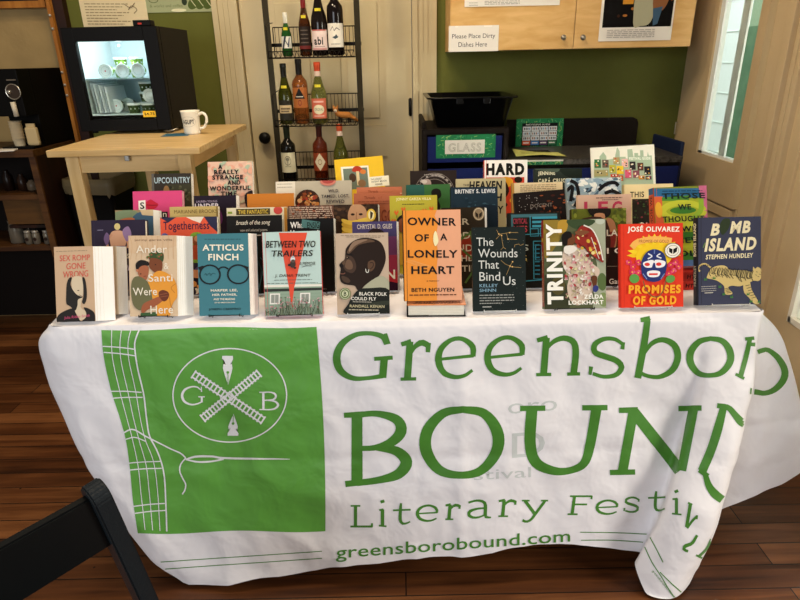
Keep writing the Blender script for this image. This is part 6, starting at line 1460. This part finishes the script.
def blueb(A):
    R = random.Random(21)
    for i in range(170): A.ell(R.uniform(567, 621), R.uniform(178, 205), R.uniform(1.5, 5), R.uniform(.8, 2.2), R.choice(['8fa8b8', 'dfe4e2', '5a7488', 'b8c8cc', '2f3c48', '9ab0b8', 'e8e8e0']), R.uniform(-40, 40), n=9)
    for p in ([(570, 180), (576, 184), (578, 196), (574, 205)], [(566, 190), (572, 186), (570, 200)], [(598, 190), (606, 184), (614, 183), (618, 186)], [(604, 193), (612, 191), (620, 195)]): A.line(p, 3.4, '1c1a1c')
book('painterly blue, white and black book cover', 4, 566.5, 621, 178, '9fb2bc', .020, blueb)
def thisb(A):
    A.rect(624, 183, 674, 198, 'e3cf9c'); A.rect(632, 198, 674, 300, '241f18'); A.text('THIS', 630, 191, 644, 196.5, '2c2820', .02); A.text('WEST', 627, 199, 631, 228, '3a342a', .01, rot=90)
    R = random.Random(3)
    for i in range(60): A.ell(R.uniform(634, 673), R.uniform(199, 222), R.uniform(.5, 1.6), R.uniform(.5, 1.3), R.choice(['3f5a2c', '5a2a2c', '2f3f22', '8a2a34', '1c1a14']), n=7)
    A.text('DA', 640, 220.5, 648, 226, 'd8d0bc', .02)
book('cream topped book with dark leafy picture at right of the pink paperback', 4, 624.5, 673, 184, 'dcc894', .020, thisb)

# ---- back row on the riser
def upc(A):
    A.text('UPCOUNTRY', 154, 177, 190, 182.8, 'a9c0c8', .02)
    R = random.Random(2); A.rect(165, 184, 191, 240, '3a3a2a')
    for i in range(30): A.ell(R.uniform(166, 190), R.uniform(184, 200), 1.5, 1.5, R.choice(['4a4a34', '5a5a44', '2c2c20']), n=7)
    A.ell(166, 190, 3, 5, '8a6a44'); A.rect(151, 173, 154, 240, '5c5a55')
book('dark paperback with pale blue capitals, leftmost of the back row', 5, 151.5, 191, 173.5, '34302a', .026, upc, page=pageW, stand=None)
def really(A):
    R = random.Random(14)
    for i in range(80): A.ell(R.uniform(208, 252), R.uniform(162, 200), R.uniform(1, 4), R.uniform(1, 3), R.choice(['dca48e', 'e2bfa8', 'c9bfa4', 'a8b8a0', 'd89a84']), R.uniform(0, 180), n=8)
    for t, x0, x1, y in (('A', 218, 222.5, 164.5), ('REALLY', 214, 239, 169.5), ('STRANGE', 212, 243, 174.5), ('AND', 227, 240, 179.7), ('WONDERFUL', 209, 250, 185), ('TIME', 220, 236, 190.3)): A.text(t, x0, y, x1, y+4.4, '1e1a1c', .04)
    A.poly([(244, 194), (253, 190), (253, 204), (246, 206)], '241c20', True)
book('pink and cream speckled paperback with bold black slanting words', 5, 207.5, 252, 161.5, 'dcb6a0', .022, really, page=pageW, stand=None)
def wild(A):
    A.rect(275, 181, 295, 240, 'dcd5c4'); A.dashes(277, 292, 183, .8, 'a89f90', 2); A.dashes(277, 292, 186, .8, 'a89f90', 3)
    R = random.Random(6); A.ell(307, 201, 12.5, 12, '3a2318')
    for i in range(70):
        a = R.uniform(0, 6.28); r_ = R.uniform(0, 10.5); A.ell(307+r_*math.cos(a), 201+r_*math.sin(a), R.uniform(.8, 2.6), R.uniform(.8, 2.2), R.choice(['8a4524', 'b8763a', '5a2c1a', 'c9925a', '4a3020', 'a83c2c', 'd8a878']), n=8)
    A.ell(328, 181.5, 8, 4.5, 'c77a6a'); A.ell(328, 181, 6, 3, 'a84a44')
    for t, x0, x1, y in (('WILD,', 328, 339, 189.5), ('TAMED, LOST,', 321, 349, 194.5), ('REVIVED', 326, 344, 199.5)): A.text(t, x0, y, x1, y+3.4, '2c2c3c', .02)
book('wide grey book with a dark round floral picture in the back row', 5, 275.5, 351.5, 181, 'b5ac98', .018, wild, yb=1.93, stand=None, lift=.0805)
def yell(A):
    A.poly([(344, 167), (372, 165.5), (372, 190), (344, 190)], 'e8e4d2'); A.poly([(346, 169), (370.5, 167.5), (370.5, 190), (346, 190)], '6d7a6c'); A.poly([(355, 171), (358, 166.5), (363, 166.5), (366, 171), (361, 172.5)], 'b03a26', True); A.rect(359, 171.5, 362, 186, 'd8c49a'); A.ell(355, 178, 3.5, 4.5, '4a3426'); A.ell(366, 172, 3, 2.5, 'c9773a'); A.ell(364, 184, 4, 4, '8a6a4a')
book('bright yellow picture book with a red mushroom and a note card', 5, 338.5, 387, 157.5, 'e2b92e', .016, yell, [(338, 160), (387, 155), (387, 225), (338, 225)], yb=2.02, roll=-4.0, stand=None)
pc = aty(379.5, 186.2, 2.038)
m = MB().box(-.034, .034, 0, .0008, 0, .034, mat('ece6cc', .7)); A = Art([(366, 174.5), (392, 174.5), (392, 186.5), (366, 186.5)])
for t, x0, x1, y in (('THE LONGEST', 368.5, 383, 176.6), ('PATENT MOON', 369, 389, 179.6), ('WINNER', 373.5, 383, 183)): A.text(t, x0, y, x1, y+2.1, '3c3a3a', .005, .15)
A.put(m, .068, .034, 0, .6); o = m.build('note_card', loc=(pc.x, 2.038, pc.z), rot=(-LEAN, math.radians(-4), 0)); tag(o, 'small handwritten white card clipped before the yellow picture book', 'card')
def ornate(A):
    A.rect(410, 170, 457, 240, '2a211e')
    for r_ in (14, 17, 20): A.ring(434, 192, r_, r_*.95, .5, '8a7f78')
    R = random.Random(3)
    for i in range(24): a = math.pi+R.uniform(0, 3.14); A.ell(434+18*math.cos(a), 192+17*math.sin(a), 1.2, 1, 'a39a92', n=7)
    A.dashes(424, 442, 174, 1, '9a9088', 3); A.ell(427, 183, 4, 4.5, 'b09a92'); A.ell(424, 181, 3, 2, 'd0c4bc')
book('dark brown book with a pale ornate round wreath', 5, 410, 456.5, 170.5, '2c2320', .020, ornate, stand=None)
def hard_(A):
    A.text('HARD', 485, 163, 523, 174.5, '15140f', .06); A.rect(485, 176.5, 523, 215, 'c8402a'); R = random.Random(9); A.ell(505, 181, 7, 5, 'd89a2a'); A.ell(517, 179, 4, 3, '2a1c14'); A.poly([(492, 182), (502, 178), (508, 190), (498, 200)], '2a1c14', True); A.ell(516, 192, 6, 8, 'd8922c')
    for i in range(16): A.ell(R.uniform(488, 521), R.uniform(182, 205), 2, 2, R.choice(['241a14', 'd89a2a', 'e0b060']), n=7)
def hspine(S): S.text('HARD GIRLS', 2, 6, 8, 40, 'f0e0d0', .02, rot=90)
book('white and red hardback with one huge black heading word', 5, 483.5, 526, 160, 'ebe8e2', .022, hard_, hard=True, spine='c43a28', spine_art=hspine, yb=1.95, yaw=-3, stand=None)
def jennine(A):
    A.text('JENNINE', 538, 171, 555, 175.5, 'd6d2b4', .04); A.text('CAPÓ CRUCET', 538, 177, 571, 182, 'd6d2b4', .04); A.poly([(560, 168), (584, 168), (584, 180), (566, 176)], '1c241e', True); A.poly([(534, 168), (558, 168), (556, 172), (540, 170)], '4c5a4c', True)
book('dark green black novel with small cream capitals in the back row', 5, 534.5, 582, 168.5, '28302a', .018, jennine, hard=True, stand=None)
def guide(A):
    sk = [(594, 190)]
    prof = [(595, 163), (601, 163), (601, 157.5), (605, 152.5), (608, 157), (608, 165), (609, 165), (609, 161), (615, 160), (616, 166), (617, 158), (619, 149), (620, 147.5), (622, 152), (622, 158), (628, 158), (628, 160), (630, 160), (630, 150), (635, 149.5), (636, 158), (637, 158), (637, 154), (641, 154), (641, 157), (643, 157), (643, 151), (646.5, 151), (646.5, 158), (650, 158), (651, 153), (652, 157), (655, 157), (655, 200), (594, 200)]
    A.poly(prof, 'a3b59a'); A.rect(598, 166, 655, 196, 'a3b59a')
    A.text('FESTIVAL GUIDE', 631.5, 158.6, 653.5, 161.6, 'eeeee0', .03)
    R = random.Random(17)
    spec = [(595.5, 160.5, 6.5, 9, '2f6a3c'), (603.5, 161, 6.5, 8.5, '6a5a4c'), (615, 158.5, 6.5, 7.5, 'a89260'), (623.5, 160.5, 6.5, 9, 'e2b0a8'), (631.5, 163.5, 6, 9, '2a2626'), (639.5, 165, 6, 8.5, '5a3a30'), (646.3, 169.2, 6.5, 9.2, '1e1a24'), (610.5, 166.8, 6.5, 8.5, 'b8b23c'), (618, 168, 7, 9, 'e6c234'), (594.8, 172, 14, 7, 'a49a6a'), (626.3, 172.5, 6.4, 9, 'd6587a'), (634.5, 173.5, 6.5, 8, '8a4a58'), (611.5, 177, 8, 3, 'c9402c'), (620, 178.5, 4, 6, 'c0502c'), (640, 179.5, 6, 4, 'd08a3c'), (647, 180, 6, 4, '4a3a48')]
    for x, y, w_, h_, c_ in spec:
        A.rect(x+.3, y+.3, x+w_+.3, y+h_+.3, '7f8f78'); A.rect(x, y, x+w_, y+h_, c_)
        for k in range(5): A.ell(x+R.uniform(1, w_-1), y+R.uniform(1, h_-1), .9, .8, R.choice(['f0e8d0', '1c1a1a', 'd8a040', 'c05040', 'e8e0d8']), n=6)
book('white festival guide magazine with green skyline and many tiny covers', 5, 593, 656.5, 146, 'e4e0d2', .006, guide, [(592, 148), (658, 144.5), (657, 225), (593, 225)], stand=None, roll=-2.0, yb=2.03, name='magazine')

# display risers under the two rear rows, covered in white like the cloth
for (y0, y1, h_, lab) in ((1.80, 1.885, .030, 'low white riser board under the fourth row of books'), (1.905, 2.125, .080, 'tall white riser box under the back row of books')):
    o = MB().box(-.86, .88, y0, y1, 0, h_, mat('cfc9bf', .7), bev=.003).build('riser', loc=(0, 0, T_+.0015)); tag(o, lab, 'riser')
